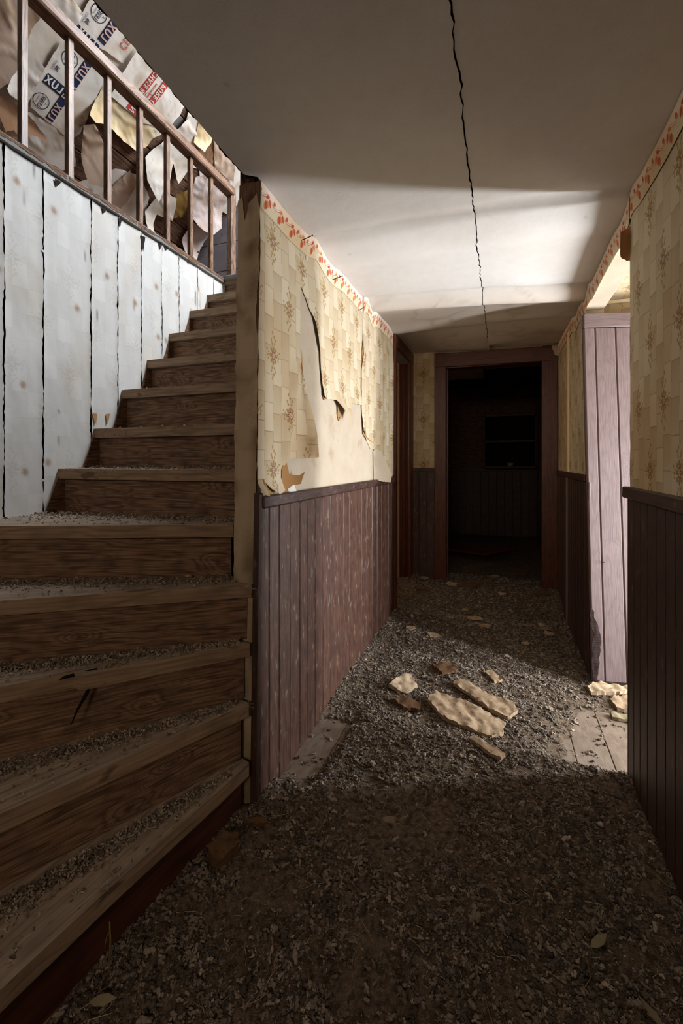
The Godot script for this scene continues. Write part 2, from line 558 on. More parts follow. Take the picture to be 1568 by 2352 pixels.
	var dirt := mottled(1024, Color(0.33, 0.28, 0.23), Color(0.53, 0.465, 0.40), Color(0.22, 0.185, 0.15), 0.42, 0.3, 101, 0.03)
	M.dirt = mat(Color(1, 1, 1), 0.95, dirt[0], dirt[1], 1.1, Vector2(1.4, 1.4), 0.2)
	M.crumb = mat(Color(1, 1, 1), 0.92, null, null, 0.0, Vector2.ONE, 0.25)
	M.crumb.vertex_color_use_as_albedo = true
	M.straw = mat(Color(1, 1, 1), 0.8)
	M.straw.vertex_color_use_as_albedo = true
	M.stalk = mat(Color(0.50, 0.40, 0.27), 0.8)
	var flake := mottled(512, Color(0.56, 0.48, 0.39), Color(0.63, 0.55, 0.45), Color(0.38, 0.32, 0.25), 0.35, 0.2, 111, 0.04)
	M.flake = mat(Color(1, 1, 1), 0.9, flake[0], flake[1], 0.15, Vector2(2, 2), 0.2)
	M.flake_pale = mat(Color(1.08, 1.1, 1.12), 0.9, flake[0], flake[1], 0.15, Vector2(2, 2), 0.2)
	M.flake_dark = mat(Color(0.62, 0.55, 0.5), 0.9, flake[0], flake[1], 0.15, Vector2(2, 2), 0.2)
	M.leaf = mat(Color(0.50, 0.46, 0.36), 0.8)
	M.iron = mat(Color(0.09, 0.075, 0.065), 0.6)
	M.iron.metallic = 0.6
	M.frame_paint = mat(Color(0.62, 0.60, 0.57), 0.6)
	M.pane = StandardMaterial3D.new()
	M.pane.albedo_color = Color(0.8, 0.85, 0.9)
	M.pane.emission_enabled = true
	M.pane.emission = Color(0.85, 0.92, 1.0)
	M.pane.emission_energy_multiplier = 1.0

# ------------------------------------------------------------------ lights and camera
func area(called: String, at: Vector3, towards: Vector3, size: Vector2, energy: float, color: Color) -> void:
	var l := AreaLight3D.new()
	l.name = called
	l.area_size = size
	l.light_energy = energy
	l.light_color = color
	l.shadow_enabled = true
	l.set("area_range", 12.0)
	l.set("area_attenuation", 2.0)
	var up := Vector3.UP if absf(towards.normalized().y) < 0.95 else Vector3.FORWARD
	l.transform = Transform3D(Basis.looking_at(towards, up), at)
	add_child(l, true)

func set_up() -> void:
	var cam := Camera3D.new()
	cam.name = "camera"
	cam.projection = Camera3D.PROJECTION_FRUSTUM
	cam.keep_aspect = Camera3D.KEEP_HEIGHT
	cam.near = 0.05
	cam.far = 60.0
	cam.size = 0.05 * 2.352
	cam.frustum_offset = Vector2(0, -0.05 * 0.116)
	cam.position = Vector3(0, 1.2, 0)
	cam.rotation_degrees = Vector3(0, 20.1, 0)
	cam.current = true
	add_child(cam)
	var we := WorldEnvironment.new()
	we.name = "world"
	var env := Environment.new()
	env.background_mode = Environment.BG_COLOR
	env.background_color = Color(0.55, 0.6, 0.66)
	env.background_energy_multiplier = 0.4
	env.tonemap_mode = Environment.TONE_MAPPER_LINEAR
	env.tonemap_exposure = 1.0
	env.sdfgi_enabled = true
	env.ssao_enabled = true
	env.ssil_enabled = true
	we.environment = env
	add_child(we)
	var day := Color(0.965, 0.98, 1.0)
	# daylight through the two narrow lights of the side room window
	area("daylight_side", Vector3(1.99, 0.92, -2.62), Vector3(-1, 0.05, 0.1), Vector2(0.13, 1.26), 9.4, day)
	area("daylight_side", Vector3(1.99, 0.92, -1.99), Vector3(-1, 0.05, -0.1), Vector2(0.13, 1.26), 8.4, day)
	# roof window over the stairwell
	area("daylight_roof", Vector3(0.19, 3.735, -2.68), Vector3(-0.6, -0.8, 0), Vector2(0.8, 0.6), 7.5, day)
	area("added_ridge_fill", Vector3(-0.33, 4.125, -2.45), Vector3(-0.6, -0.8, 0), Vector2(0.34, 0.8), 10.0, day)  # added to brighten the stairs; no such ridge opening is known
	# added warm fill, an unseen lamp in the room behind the camera
	area("fill_behind", Vector3(-0.1, 1.98, 2.4), Vector3(0, -0.25, -1), Vector2(0.7, 0.35), 2.2, Color(1.0, 0.89, 0.78))
	# room through the left doorway
	area("daylight_left", Vector3(-2.6, 1.5, -3.75), Vector3(1, -0.2, 0), Vector2(0.4, 0.6), 0.9, Color(1.0, 0.85, 0.7))

# ------------------------------------------------------------------ the hall
const XL := -0.80     # left wall face
const XR := 0.463     # right wall face
const ZB := -4.12     # back wall face
const XW := -1.85     # stair wall face
const ZE := -1.30     # end of the left wall

func stain(p: Vector2) -> Color:
	var n := noise_a.get_noise_2d(p.x * 120.0, p.y * 120.0)
	var k := clampf((n - 0.05) * 2.0, 0.0, 1.0)
	return Color(1, 1, 1).lerp(Color(0.80, 0.66, 0.46), k * 0.75)

func stain_near(p: Vector2) -> Color:
	var c := stain(p)
	var tip := clampf(1.0 - (p - Vector2(-1.73, 1.27)).length() / 0.09, 0, 1) + clampf(1.0 - absf(p.x + 1.69) / 0.02, 0, 1) * smoothstep(1.2, 1.5, p.y) * smoothstep(1.72, 1.6, p.y)
	return c.lerp(Color(0.42, 0.30, 0.17), clampf(tip * (0.8 + noise_b.get_noise_2d(p.x * 900.0, p.y * 900.0)), 0, 0.85))

func left_bulge(p: Vector2) -> float:
	# p.x = z, p.y = height: loose paper stands off the wall in long vertical folds
	var z := p.x
	var d := 0.004 + 0.004 * noise_a.get_noise_2d(z * 160.0, p.y * 40.0)
	d += 0.012 * exp(-pow((z + 1.83) / 0.05, 2.0)) * smoothstep(1.3, 1.7, p.y)
	d += 0.014 * exp(-pow((z + 2.98) / 0.05, 2.0)) + 0.014 * exp(-pow((z + 3.16) / 0.035, 2.0)) + 0.012 * exp(-pow((z + 3.32) / 0.03, 2.0))
	d *= 1.0 - 0.85 * smoothstep(1.95, 2.12, p.y)
	return maxf(d, 0.0015)

func ceil_y(x: float, z: float) -> float:
	var y := 2.195 + 0.018 * noise_a.get_noise_2d(x * 60.0, z * 60.0)
	var lf := clampf((XR - x) / 1.26, 0.0, 1.0)
	y += lf * 0.035 * smoothstep(-1.4, -3.2, z) - (1.0 - lf) * 0.035 * exp(-pow((z + 2.75) / 0.5, 2.0))
	# sagging waves across the hall
	y += 0.024 * exp(-pow((z + 1.86 + x * 0.03) / 0.07, 2.0)) - 0.008 * exp(-pow((z + 1.55) / 0.12, 2.0))
	y -= 0.020 * exp(-pow((z + 2.04) / 0.10, 2.0))
	var zc := -2.70 - 0.06 * x
	y += 0.032 * exp(-pow((z - zc) / 0.055, 2.0)) - 0.026 * exp(-pow((z - zc + 0.13) / 0.05, 2.0))
	y -= 0.025 * exp(-pow((z + 3.25 - 0.15 * x) / 0.08, 2.0))
	return y

func wainscot_board(parent: Node, x: float, z0: float, z1: float, y0: float, y1: float, face: float, m: Material) -> void:
	var t := rng.randf_range(-0.0015, 0.0015)
	bx("board", Vector3(minf(x, x + face * 0.014), y0, minf(z0, z1) + 0.0012), Vector3(maxf(x, x + face * (0.014 + t)), y1, maxf(z0, z1) - 0.0012), m, parent, 0.004)

func build_left_wall() -> void:
	var w := struct("wall_left")
	# core, in pieces round the doorway at the far end; its near end leans
	var core := func(z0: float, z1: float, y0: float, y1: float) -> void:
		bx("core", Vector3(-0.89, y0, z0), Vector3(XL - 0.002, y1, z1), M.liner, w, 0.001)
	core.call(-3.41, ZE - 0.06, -0.05, 2.45)
	core.call(-7.2, -4.06, -0.05, 2.45)
	core.call(-4.06, -3.41, 2.14, 2.45)
	# leaning end post covered in old paper
	var st := begin()
	add_box(st, Transform3D(Basis(Vector3(1, 0, 0), Vector3(0.0, 1, -0.024), Vector3(0, 0, 1)), Vector3(-0.845, 1.09, -1.348)), Vector3(0.088, 2.22, 0.05), 0.004, Vector2(0.3, 0.2))
	put("end_post", done(st), M.plank, w)
	var endp := func(v: Vector2) -> Vector3: return Vector3(v.x, v.y, -1.296 - 0.024 * v.y + 0.002 * noise_a.get_noise_2d(v.x * 900, v.y * 300) + 0.003)
	var endc := func(v: Vector2) -> Color:
		var n := noise_b.get_noise_2d(v.x * 500, v.y * 260)
		var green := smoothstep(0.95, 0.8, v.y)
		return Color(1, 1, 1).lerp(Color(0.45, 0.38, 0.3), clampf(n * 1.6, 0, 1)).lerp(Color(0.36, 0.38, 0.30), green * clampf(0.4 + n, 0, 1))
	put("end_paper", sheet(rough(PackedVector2Array([Vector2(-0.886, 0.02), Vector2(-0.800, 0.02), Vector2(-0.799, 1.1), Vector2(-0.798, 1.6), Vector2(-0.808, 1.7), Vector2(-0.806, 1.8), Vector2(-0.798, 1.85), Vector2(-0.799, 2.1), Vector2(-0.812, 2.15), Vector2(-0.845, 2.12), Vector2(-0.86, 2.06), Vector2(-0.872, 2.15), Vector2(-0.888, 2.14)]), 0.02, 0.003, 3), 0.03, endp, Vector2.ONE, endc), M.old_paper, w)
	# liner board, then torn wallpaper over it
	var top := func(z: float) -> float: return ceil_y(XL, z) + 0.01
	var onw := func(d: float) -> Callable: return func(v: Vector2) -> Vector3: return Vector3(XL + d, v.y, v.x)
	put("liner", sheet(PackedVector2Array([Vector2(-3.41, 1.05), Vector2(-1.325, 1.05), Vector2(-1.35, 2.2), Vector2(-2.4, 2.24), Vector2(-3.41, 2.26)]), 0.06, func(v: Vector2) -> Vector3: return Vector3(XL + 0.001 + 0.002 * noise_a.get_noise_2d(v.x * 100, v.y * 100), v.y, v.x)), M.liner, w)
	var near := PackedVector2Array([Vector2(-1.352, 2.20), Vector2(-1.332, 1.6), Vector2(-1.326, 1.085), Vector2(-1.37, 1.075), Vector2(-1.36, 1.14), Vector2(-1.40, 1.10), Vector2(-1.44, 1.08), Vector2(-1.495, 1.09), Vector2(-1.51, 1.17), Vector2(-1.545, 1.205), Vector2(-1.60, 1.215), Vector2(-1.69, 1.215), Vector2(-1.76, 1.22), Vector2(-1.735, 1.39), Vector2(-1.695, 1.56), Vector2(-1.662, 1.67), Vector2(-1.67, 1.94), Vector2(-1.69, 1.93), Vector2(-1.80, 1.84), Vector2(-1.87, 1.71), Vector2(-1.905, 1.51), Vector2(-1.94, 1.50), Vector2(-2.05, 1.51), Vector2(-2.09, 1.49), Vector2(-2.20, 1.42), Vector2(-2.23, 1.46), Vector2(-2.31, 1.53), Vector2(-2.50, 1.54), Vector2(-2.51, 1.74), Vector2(-2.53, 1.91), Vector2(-2.56, 2.24), Vector2(-2.0, 2.215)])
	var nearF := func(v: Vector2) -> Vector3:
		var d := left_bulge(v)
		# the torn strip left of the bare patch lifts off in a long crease
		var lift := smoothstep(-1.56, -1.76, v.x) * smoothstep(1.75, 1.3, v.y)
		d += 0.045 * lift * lift
		var cz := lerpf(-1.66, -1.53, clampf((1.67 - v.y) / 0.45, 0.0, 1.0))
		d += 0.014 * exp(-pow((v.x - cz) / 0.022, 2.0)) * smoothstep(1.75, 1.5, v.y) * smoothstep(1.15, 1.25, v.y)
		d += 0.03 * smoothstep(1.14, 1.06, v.y)
		# hanging tips at the bottom of the upper tear
		d += 0.02 * smoothstep(1.56, 1.44, v.y) * smoothstep(-1.95, -2.05, v.x)
		return Vector3(XL + d, v.y, v.x)
	put("wallpaper", sheet(rough(near, 0.02, 0.003, 5), 0.022, nearF, Vector2.ONE, stain_near), M.wallpaper, w)
	var far := PackedVector2Array([Vector2(-2.575, 2.25), Vector2(-2.56, 1.95), Vector2(-2.52, 1.74), Vector2(-2.52, 1.54), Vector2(-2.545, 1.39), Vector2(-2.64, 1.33), Vector2(-2.72, 1.28), Vector2(-2.86, 1.28), Vector2(-2.99, 1.24), Vector2(-3.0, 1.09), Vector2(-3.36, 1.09), Vector2(-3.36, 2.27)])
	put("wallpaper", sheet(rough(far, 0.02, 0.003, 6), 0.02, func(v: Vector2) -> Vector3:
		return Vector3(XL + left_bulge(v) + 0.012 * exp(-pow((v.x + 2.56) / 0.03, 2.0)) * smoothstep(2.0, 1.8, v.y), v.y, v.x), Vector2.ONE, stain), M.wallpaper, w)
	# brown torn edges: the back of the paper turned outwards
	var curl := func(poly: Array, axis: Vector2, pivot: Vector2, amount: float, m: Material, sd: int) -> void:
		var F := func(v: Vector2) -> Vector3:
			var t := maxf((v - pivot).dot(axis), 0.0)
			var a := t * amount
			var f := pivot + (v - pivot) - axis * t
			var rr := 1.0 / maxf(amount, 0.01)
			var q := f + axis * (rr * sin(a))
			return Vector3(XL + 0.006 + rr * (1.0 - cos(a)), q.y, q.x)
		put("torn_flap", sheet(rough(PackedVector2Array(poly), 0.012, 0.002, sd), 0.012, F), m, w)
	curl.call([Vector2(-2.78, 1.27), Vector2(-2.84, 1.29), Vector2(-2.91, 1.27), Vector2(-2.97, 1.10), Vector2(-2.95, 1.05), Vector2(-2.79, 1.08)], Vector2(-0.96, -0.2), Vector2(-2.82, 1.25), 7.0, M.liner, 11)
	curl.call([Vector2(-1.50, 1.17), Vector2(-1.53, 1.21), Vector2(-1.55, 1.15), Vector2(-1.60, 1.145), Vector2(-1.625, 1.16), Vector2(-1.61, 1.11), Vector2(-1.56, 1.10), Vector2(-1.55, 1.06), Vector2(-1.49, 1.07)], Vector2(-1, 0.1), Vector2(-1.51, 1.13), 7.0, M.wallpaper_back, 12)
	curl.call([Vector2(-1.55, 1.10), Vector2(-1.60, 1.12), Vector2(-1.63, 1.045), Vector2(-1.55, 1.055)], Vector2(-0.5, -0.8), Vector2(-1.56, 1.10), 6.0, M.paper, 13)
	curl.call([Vector2(-1.66, 1.67), Vector2(-1.675, 1.66), Vector2(-1.70, 1.56), Vector2(-1.69, 1.54)], Vector2(1, 0), Vector2(-1.70, 1.6), 9.0, M.wallpaper_back, 14)
	curl.call([Vector2(-1.90, 1.56), Vector2(-1.915, 1.55), Vector2(-1.945, 1.495), Vector2(-1.92, 1.495)], Vector2(1, 0.2), Vector2(-1.93, 1.52), 9.0, M.wallpaper_back, 15)
	curl.call([Vector2(-2.10, 1.50), Vector2(-2.13, 1.46), Vector2(-2.17, 1.44), Vector2(-2.13, 1.41), Vector2(-2.105, 1.44)], Vector2(0.8, 0.5), Vector2(-2.13, 1.45), 9.0, M.wallpaper_back, 16)
	curl.call([Vector2(-2.555, 1.95), Vector2(-2.59, 1.86), Vector2(-2.565, 1.76), Vector2(-2.52, 1.70), Vector2(-2.53, 1.86)], Vector2(-1, 0), Vector2(-2.54, 1.85), 9.0, M.wallpaper_back, 17)
	curl.call([Vector2(-2.515, 1.56), Vector2(-2.535, 1.52), Vector2(-2.60, 1.36), Vector2(-2.66, 1.32), Vector2(-2.55, 1.37)], Vector2(-1, 0.3), Vector2(-2.53, 1.45), 9.0, M.wallpaper_back, 18)
	curl.call([Vector2(-1.36, 1.14), Vector2(-1.40, 1.10), Vector2(-1.44, 1.075), Vector2(-1.39, 1.075)], Vector2(-0.8, 0), Vector2(-1.38, 1.1), 6.0, M.wallpaper_back, 19)
	# border strips under the ceiling
	for s in [[-1.352, -2.545], [-2.58, -3.38]]:
		var z0: float = s[0]
		var z1: float = s[1]
		put("border", sheet(rough(PackedVector2Array([Vector2(z0, 0.0), Vector2(z0, 0.098), Vector2(z1, 0.098), Vector2(z1, 0.0)]), 0.03, 0.001, 21), 0.02, func(v: Vector2) -> Vector3:
			var y := ceil_y(XL, v.x) - 0.001 - v.y
			return Vector3(XL + left_bulge(Vector2(v.x, y)) + 0.002, y, v.x), Vector2.ONE, stain), M.border, w)
	# chair rail and wainscot
	bx("chair_rail", Vector3(XL, 1.036, -3.36), Vector3(XL + 0.024, 1.078, -1.335), M.wainscot_dark, w, 0.004)
	var gaps := [-1.325, -1.39, -1.465, -1.555, -1.645, -1.723, -1.805, -1.895, -1.987, -2.082, -2.18, -2.28, -2.39, -2.497, -2.61, -2.73, -2.85, -2.965, -3.065, -3.165, -3.265, -3.36]
	for i in gaps.size() - 1:
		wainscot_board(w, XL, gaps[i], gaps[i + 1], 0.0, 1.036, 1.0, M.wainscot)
	beam("end_board", Vector3(-0.795, 0.0, -1.303), Vector3(-0.795, 1.09, -1.329), 0.03, 0.022, M.wainscot_dark, w, Vector3.RIGHT)
	# nails driven into the paper
	for p in [Vector3(XL, 2.139, -1.679), Vector3(XL, 2.116, -2.046), Vector3(XL, 2.101, -2.473)]:
		var sn := begin()
		var e := Vector3(0.052 if p.z > -2.3 else 0.03, 0.012, 0.0)
		tube(sn, [Vector3(-0.004, 0, 0), e * 0.5, e], 0.0019, 0.0019, 6)
		tube(sn, [e, e + e.normalized() * 0.002], 0.0042, 0.0042, 8)
		var nl := put("nail", done(sn), M.iron)
		nl.position = p + Vector3(0.003, 0, 0)
		tag(nl, ["bent iron nail under the border, nearest to the stairs", "iron nail in the wallpaper, middle one of three", "short iron nail beside the torn vertical seam of the wallpaper"][0 if p.z > -1.8 else 1 if p.z > -2.3 else 2], "nail", "nails in the left wall")

func build_left_door() -> void:
	var d := struct("door_2")
	bx("casing", Vector3(XL, 0.0, -3.43), Vector3(XL + 0.022, 2.19, -3.36), M.casing, d, 0.004)
	bx("casing", Vector3(XL, 0.0, -4.11), Vector3(XL + 0.022, 2.16, -3.98), M.casing, d, 0.004)
	bx("casing", Vector3(XL, 2.12, -4.11), Vector3(XL + 0.024, 2.215, -3.36), M.casing, d, 0.004)
	bx("jamb", Vector3(-0.90, 0.0, -4.07), Vector3(XL, 2.13, -4.045), M.casing, d, 0.002)
	bx("jamb", Vector3(-0.90, 0.0, -3.435), Vector3(XL, 2.13, -3.41), M.casing, d, 0.002)
	bx("head_jamb", Vector3(-0.90, 2.115, -4.06), Vector3(XL, 2.14, -3.42), M.lilac_wall, d, 0.002)
	bx("door_stop", Vector3(-0.86, 0.0, -4.045), Vector3(-0.845, 2.11, -4.03), M.casing, d, 0.002)
	# the small room behind it
	var r := struct("wall_side_room")
	bx("wall_panel", Vector3(-2.75, -0.05, -4.6), Vector3(-2.7, 2.3, -2.95), M.liner, r, 0.0)
	bx("wall_panel", Vector3(-2.75, -0.05, -4.65), Vector3(-0.89, 2.3, -4.6), M.liner, r, 0.0)
	bx("wall_panel", Vector3(-2.75, -0.05, -3.1), Vector3(-0.89, 2.3, -3.05), M.liner, r, 0.0)
	bx("ceiling_panel", Vector3(-2.75, 2.25, -4.65), Vector3(-0.89, 2.3, -3.05), M.liner, r, 0.0)

func paper_wall(parent: Node, x: float, poly: Array, cell: float, sd: int, skip: Array = []) -> void:
	put("wallpaper", sheet(rough(PackedVector2Array(poly), 0.03, 0.0015, sd, skip), cell, func(v: Vector2) -> Vector3:
		return Vector3(x - 0.002 - 0.003 * (1.0 + noise_a.get_noise_2d(v.x * 110.0, v.y * 60.0)), v.y, v.x), Vector2.ONE, stain), M.wallpaper, parent)

func build_right_wall() -> void:
	var w := struct("wall_right")
	bx("core", Vector3(XR, -0.05, -1.92), Vector3(XR + 0.1, 2.45, 3.0), M.liner, w, 0.001)
	bx("core", Vector3(XR, -0.05, -4.3), Vector3(XR + 0.1, 2.45, -2.92), M.liner, w, 0.001)
	# leaning edge of the far part
	var st := begin()
	add_box(st, Transform3D(Basis(Vector3(1, 0, 0), Vector3(0, 1, -0.105), Vector3(0, 0, 1)), Vector3(XR + 0.05, 1.02, -2.90)), Vector3(0.1, 2.14, 0.21), 0.002)
	put("core", done(st), M.liner, w)
	bx("header", Vector3(XR, 2.09, -2.95), Vector3(XR + 0.1, 2.45, -1.9), M.liner, w, 0.001)
	paper_wall(w, XR, [Vector2(-1.918, 1.10), Vector2(0.6, 1.10), Vector2(0.6, 2.2), Vector2(-1.90, 2.2), Vector2(-1.905, 2.07), Vector2(-1.915, 1.99)], 0.04, 31)
	paper_wall(w, XR, [Vector2(-4.1, 1.12), Vector2(-2.80, 1.10), Vector2(-2.905, 2.08), Vector2(-2.89, 2.095), Vector2(-1.93, 2.10), Vector2(-1.91, 2.13), Vector2(-1.91, 2.2), Vector2(-3.0, 2.2), Vector2(-4.1, 2.2)], 0.04, 32)
	# paper turned round the near edge of the opening
	put("edge_paper", sheet(rough(PackedVector2Array([Vector2(XR - 0.004, 1.08), Vector2(XR + 0.1, 1.08), Vector2(XR + 0.1, 2.08), Vector2(XR - 0.004, 2.06)]), 0.03, 0.001, 33), 0.05, func(v: Vector2) -> Vector3: return Vector3(v.x, v.y, -1.923), Vector2.ONE, stain), M.wallpaper, w)
	var cf := func(v: Vector2) -> Vector3:
		var a := clampf((v.x + 1.915) * 26.0, 0.0, 3.6)
		return Vector3(XR - 0.004 - 0.018 * (1.0 - cos(a)), v.y, -1.905 - 0.018 * sin(a))
	put("torn_flap", sheet(rough(PackedVector2Array([Vector2(-1.915, 1.95), Vector2(-1.80, 1.985), Vector2(-1.785, 2.07), Vector2(-1.915, 2.085)]), 0.015, 0.003, 34), 0.012, cf), M.wallpaper_back, w)
	for s in [[0.5, -1.905], [-1.915, -4.1]]:
		put("border", sheet(PackedVector2Array([Vector2(s[0], 0.0), Vector2(s[0], 0.098), Vector2(s[1], 0.098), Vector2(s[1], 0.0)]), 0.03, func(v: Vector2) -> Vector3: return Vector3(XR - 0.009, ceil_y(XR, v.x) - 0.001 - v.y, v.x), Vector2.ONE, stain), M.border, w)
	# chair rails and boards
	bx("chair_rail", Vector3(XR - 0.026, 1.062, -1.945), Vector3(XR, 1.105, 1.0), M.wainscot_dark, w, 0.004)
	bx("chair_rail", Vector3(XR - 0.022, 1.085, -4.1), Vector3(XR, 1.125, -2.79), M.wainscot_dark, w, 0.004)
	var gaps := [-1.92, -1.908, -1.833, -1.758, -1.678, -1.59, -1.512, -1.436, -1.36, -1.284, -1.208, -1.13, -1.05, -0.97, -0.9]
	for i in gaps.size() - 1:
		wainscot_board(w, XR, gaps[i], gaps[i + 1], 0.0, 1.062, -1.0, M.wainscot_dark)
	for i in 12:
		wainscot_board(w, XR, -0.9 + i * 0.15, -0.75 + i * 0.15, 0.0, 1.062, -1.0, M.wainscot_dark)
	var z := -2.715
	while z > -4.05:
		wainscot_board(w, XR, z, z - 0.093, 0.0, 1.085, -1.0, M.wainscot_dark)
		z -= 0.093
	# pale batten over the joint of the paper
	bx("batten", Vector3(XR - 0.014, 1.125, -3.52), Vector3(XR, 2.13, -3.47), M.paper_cream, w, 0.003)
	bx("batten", Vector3(XR - 0.026, 0.0, -3.49), Vector3(XR - 0.012, 1.085, -3.465), M.pink, w, 0.003)
	beam("corner_strip", Vector3(XR + 0.02, 0.0, -2.675), Vector3(XR + 0.02, 1.1, -2.785), 0.05, 0.012, M.wainscot_dark, w, Vector3.RIGHT)

func build_back_wall() -> void:
	var w := struct("wall_back")
	bx("core", Vector3(-0.95, -0.05, ZB - 0.1), Vector3(-0.50, 2.45, ZB), M.liner, w, 0.001)
	bx("core", Vector3(0.36, -0.05, ZB - 0.1), Vector3(0.6, 2.45, ZB), M.liner, w, 0.001)
	bx("core", Vector3(-0.55, 2.09, ZB - 0.1), Vector3(0.45, 2.45, ZB), M.liner, w, 0.001)
	put("wallpaper", sheet(PackedVector2Array([Vector2(-0.80, 1.14), Vector2(-0.575, 1.14), Vector2(-0.575, 2.24), Vector2(-0.80, 2.24)]), 0.05, func(v: Vector2) -> Vector3: return Vector3(v.x, v.y, ZB + 0.006 + 0.003 * noise_a.get_noise_2d(v.x * 200, v.y * 60)), Vector2.ONE, stain), M.wallpaper, w)
	bx("chair_rail", Vector3(-0.80, 1.105, ZB), Vector3(-0.575, 1.142, ZB + 0.024), M.wainscot_dark, w)
	for i in 3:
		bx("board", Vector3(-0.80 + i * 0.075, 0.0, ZB), Vector3(-0.727 + i * 0.075, 1.105, ZB + 0.014), M.wainscot_dark, w, 0.004)
	var d := struct("door_1")
	bx("casing", Vector3(-0.578, 0.0, ZB), Vector3(-0.475, 2.205, ZB + 0.026), M.casing, d, 0.004)
	bx("casing", Vector3(0.33, 0.0, ZB), Vector3(0.452, 2.19, ZB + 0.026), M.casing, d, 0.004)
	var hb := beam("head_casing", Vector3(-0.578, 2.135, ZB + 0.015), Vector3(0.455, 2.120, ZB + 0.015), 0.03, 0.125, M.casing, d)
	hb.set_meta("label", "dark red board over the doorway")
	bx("plinth_block", Vector3(-0.583, 0.0, ZB), Vector3(-0.470, 0.29, ZB + 0.033), M.casing, d, 0.003)
	bx("plinth_block", Vector3(0.326, 0.0, ZB), Vector3(0.457, 0.27, ZB + 0.033), M.casing, d, 0.003)
	bx("jamb", Vector3(-0.50, 0.0, ZB - 0.12), Vector3(-0.475, 2.08, ZB + 0.004), M.casing, d, 0.002)
	bx("jamb", Vector3(0.33, 0.0, ZB - 0.12), Vector3(0.355, 2.08, ZB + 0.004), M.casing, d, 0.002)
	bx("head_jamb", Vector3(-0.5, 2.06, ZB - 0.12), Vector3(0.355, 2.085, ZB + 0.004), M.casing, d, 0.002)
	bx("jamb", Vector3(-0.475, 0.0, ZB - 0.05), Vector3(-0.46, 2.06, ZB - 0.03), M.casing, d, 0.002)
	# torn corner of ceiling paper by the head casing
	put("torn_flap", sheet(rough(PackedVector2Array([Vector2(0.40, 2.19), Vector2(0.46, 2.19), Vector2(0.455, 2.09), Vector2(0.43, 2.10)]), 0.01, 0.003, 41), 0.01, func(v: Vector2) -> Vector3: return Vector3(v.x, v.y, ZB + 0.03 + 0.1 * (2.19 - v.y))), M.liner, w)

func build_far_room() -> void:
	var w := struct("wall_far")
	bx("wall_panel", Vector3(-2.2, -0.05, -7.05), Vector3(1.8, 2.5, -7.0), M.plank, w, 0.0)
	bx("wall_panel", Vector3(0.62, -0.05, -7.0), Vector3(0.67, 2.5, -4.22), M.plank, w, 0.0)
	bx("wall_panel", Vector3(-1.7, -0.05, -7.0), Vector3(-1.65, 2.5, -4.22), M.plank, w, 0.0)
	bx("chair_rail", Vector3(-1.65, 1.05, -7.0), Vector3(0.62, 1.1, -6.97), M.wainscot_dark, w, 0.002)
	for i in 20:
		bx("board", Vector3(-1.65 + i * 0.1135, 0.0, -7.0), Vector3(-1.54 + i * 0.1135, 1.05, -6.985), M.wainscot_dark, w, 0.003)
	var c := struct("ceiling_far")
	bx("panel", Vector3(-1.7, 2.32, -7.05), Vector3(0.65, 2.4, -4.22), M.void_dark, c, 0.0)
	var p1 := bx("panel", Vector3(-1.2, 2.26, -5.6), Vector3(-0.19, 2.275, -4.25), M.liner, c, 0.002)
	p1.rotation.x = -0.06
	bx("panel", Vector3(-0.17, 2.285, -5.4), Vector3(0.6, 2.30, -4.25), M.liner, c, 0.002)
	var sh := base("wall_shelf", Vector3(0.12, 0, -6.93))
	tag(sh, "dark open shelf cabinet on the far wall of the unlit back room", "shelf")
	for y in [1.10, 1.48, 1.86]:
		bx("shelf_board", Vector3(-0.36, y, -0.06), Vector3(0.36, y + 0.03, 0.14), M.wainscot_dark, sh)
	for x in [-0.36, 0.34]:
		bx("side_panel", Vector3(x, 1.10, -0.06), Vector3(x + 0.02, 1.89, 0.14), M.wainscot_dark, sh)
	bx("back_panel", Vector3(-0.36, 1.10, -0.065), Vector3(0.36, 1.89, -0.055), M.dark_wood, sh)
	var sb := begin()
	tube(sb, [Vector3(0, 0, 0), Vector3(0, 0.012, 0), Vector3(0, 0.045, 0), Vector3(0, 0.05, 0)], 0.03, 0.06, 14)
	var bw := put("bowl", done(sb), M.frame_paint)
	bw.position = Vector3(0.13, 1.13, -6.88)
	tag(bw, "small pale bowl on the shelf in the dark back room", "bowl")
	var fb := beam("fallen_panel", Vector3(-0.62, 0.16, -5.5), Vector3(0.0, 0.22, -5.05), 0.55, 0.03, M.casing)
	tag(fb, "fallen dark board lying tilted on the floor inside the back doorway", "board")

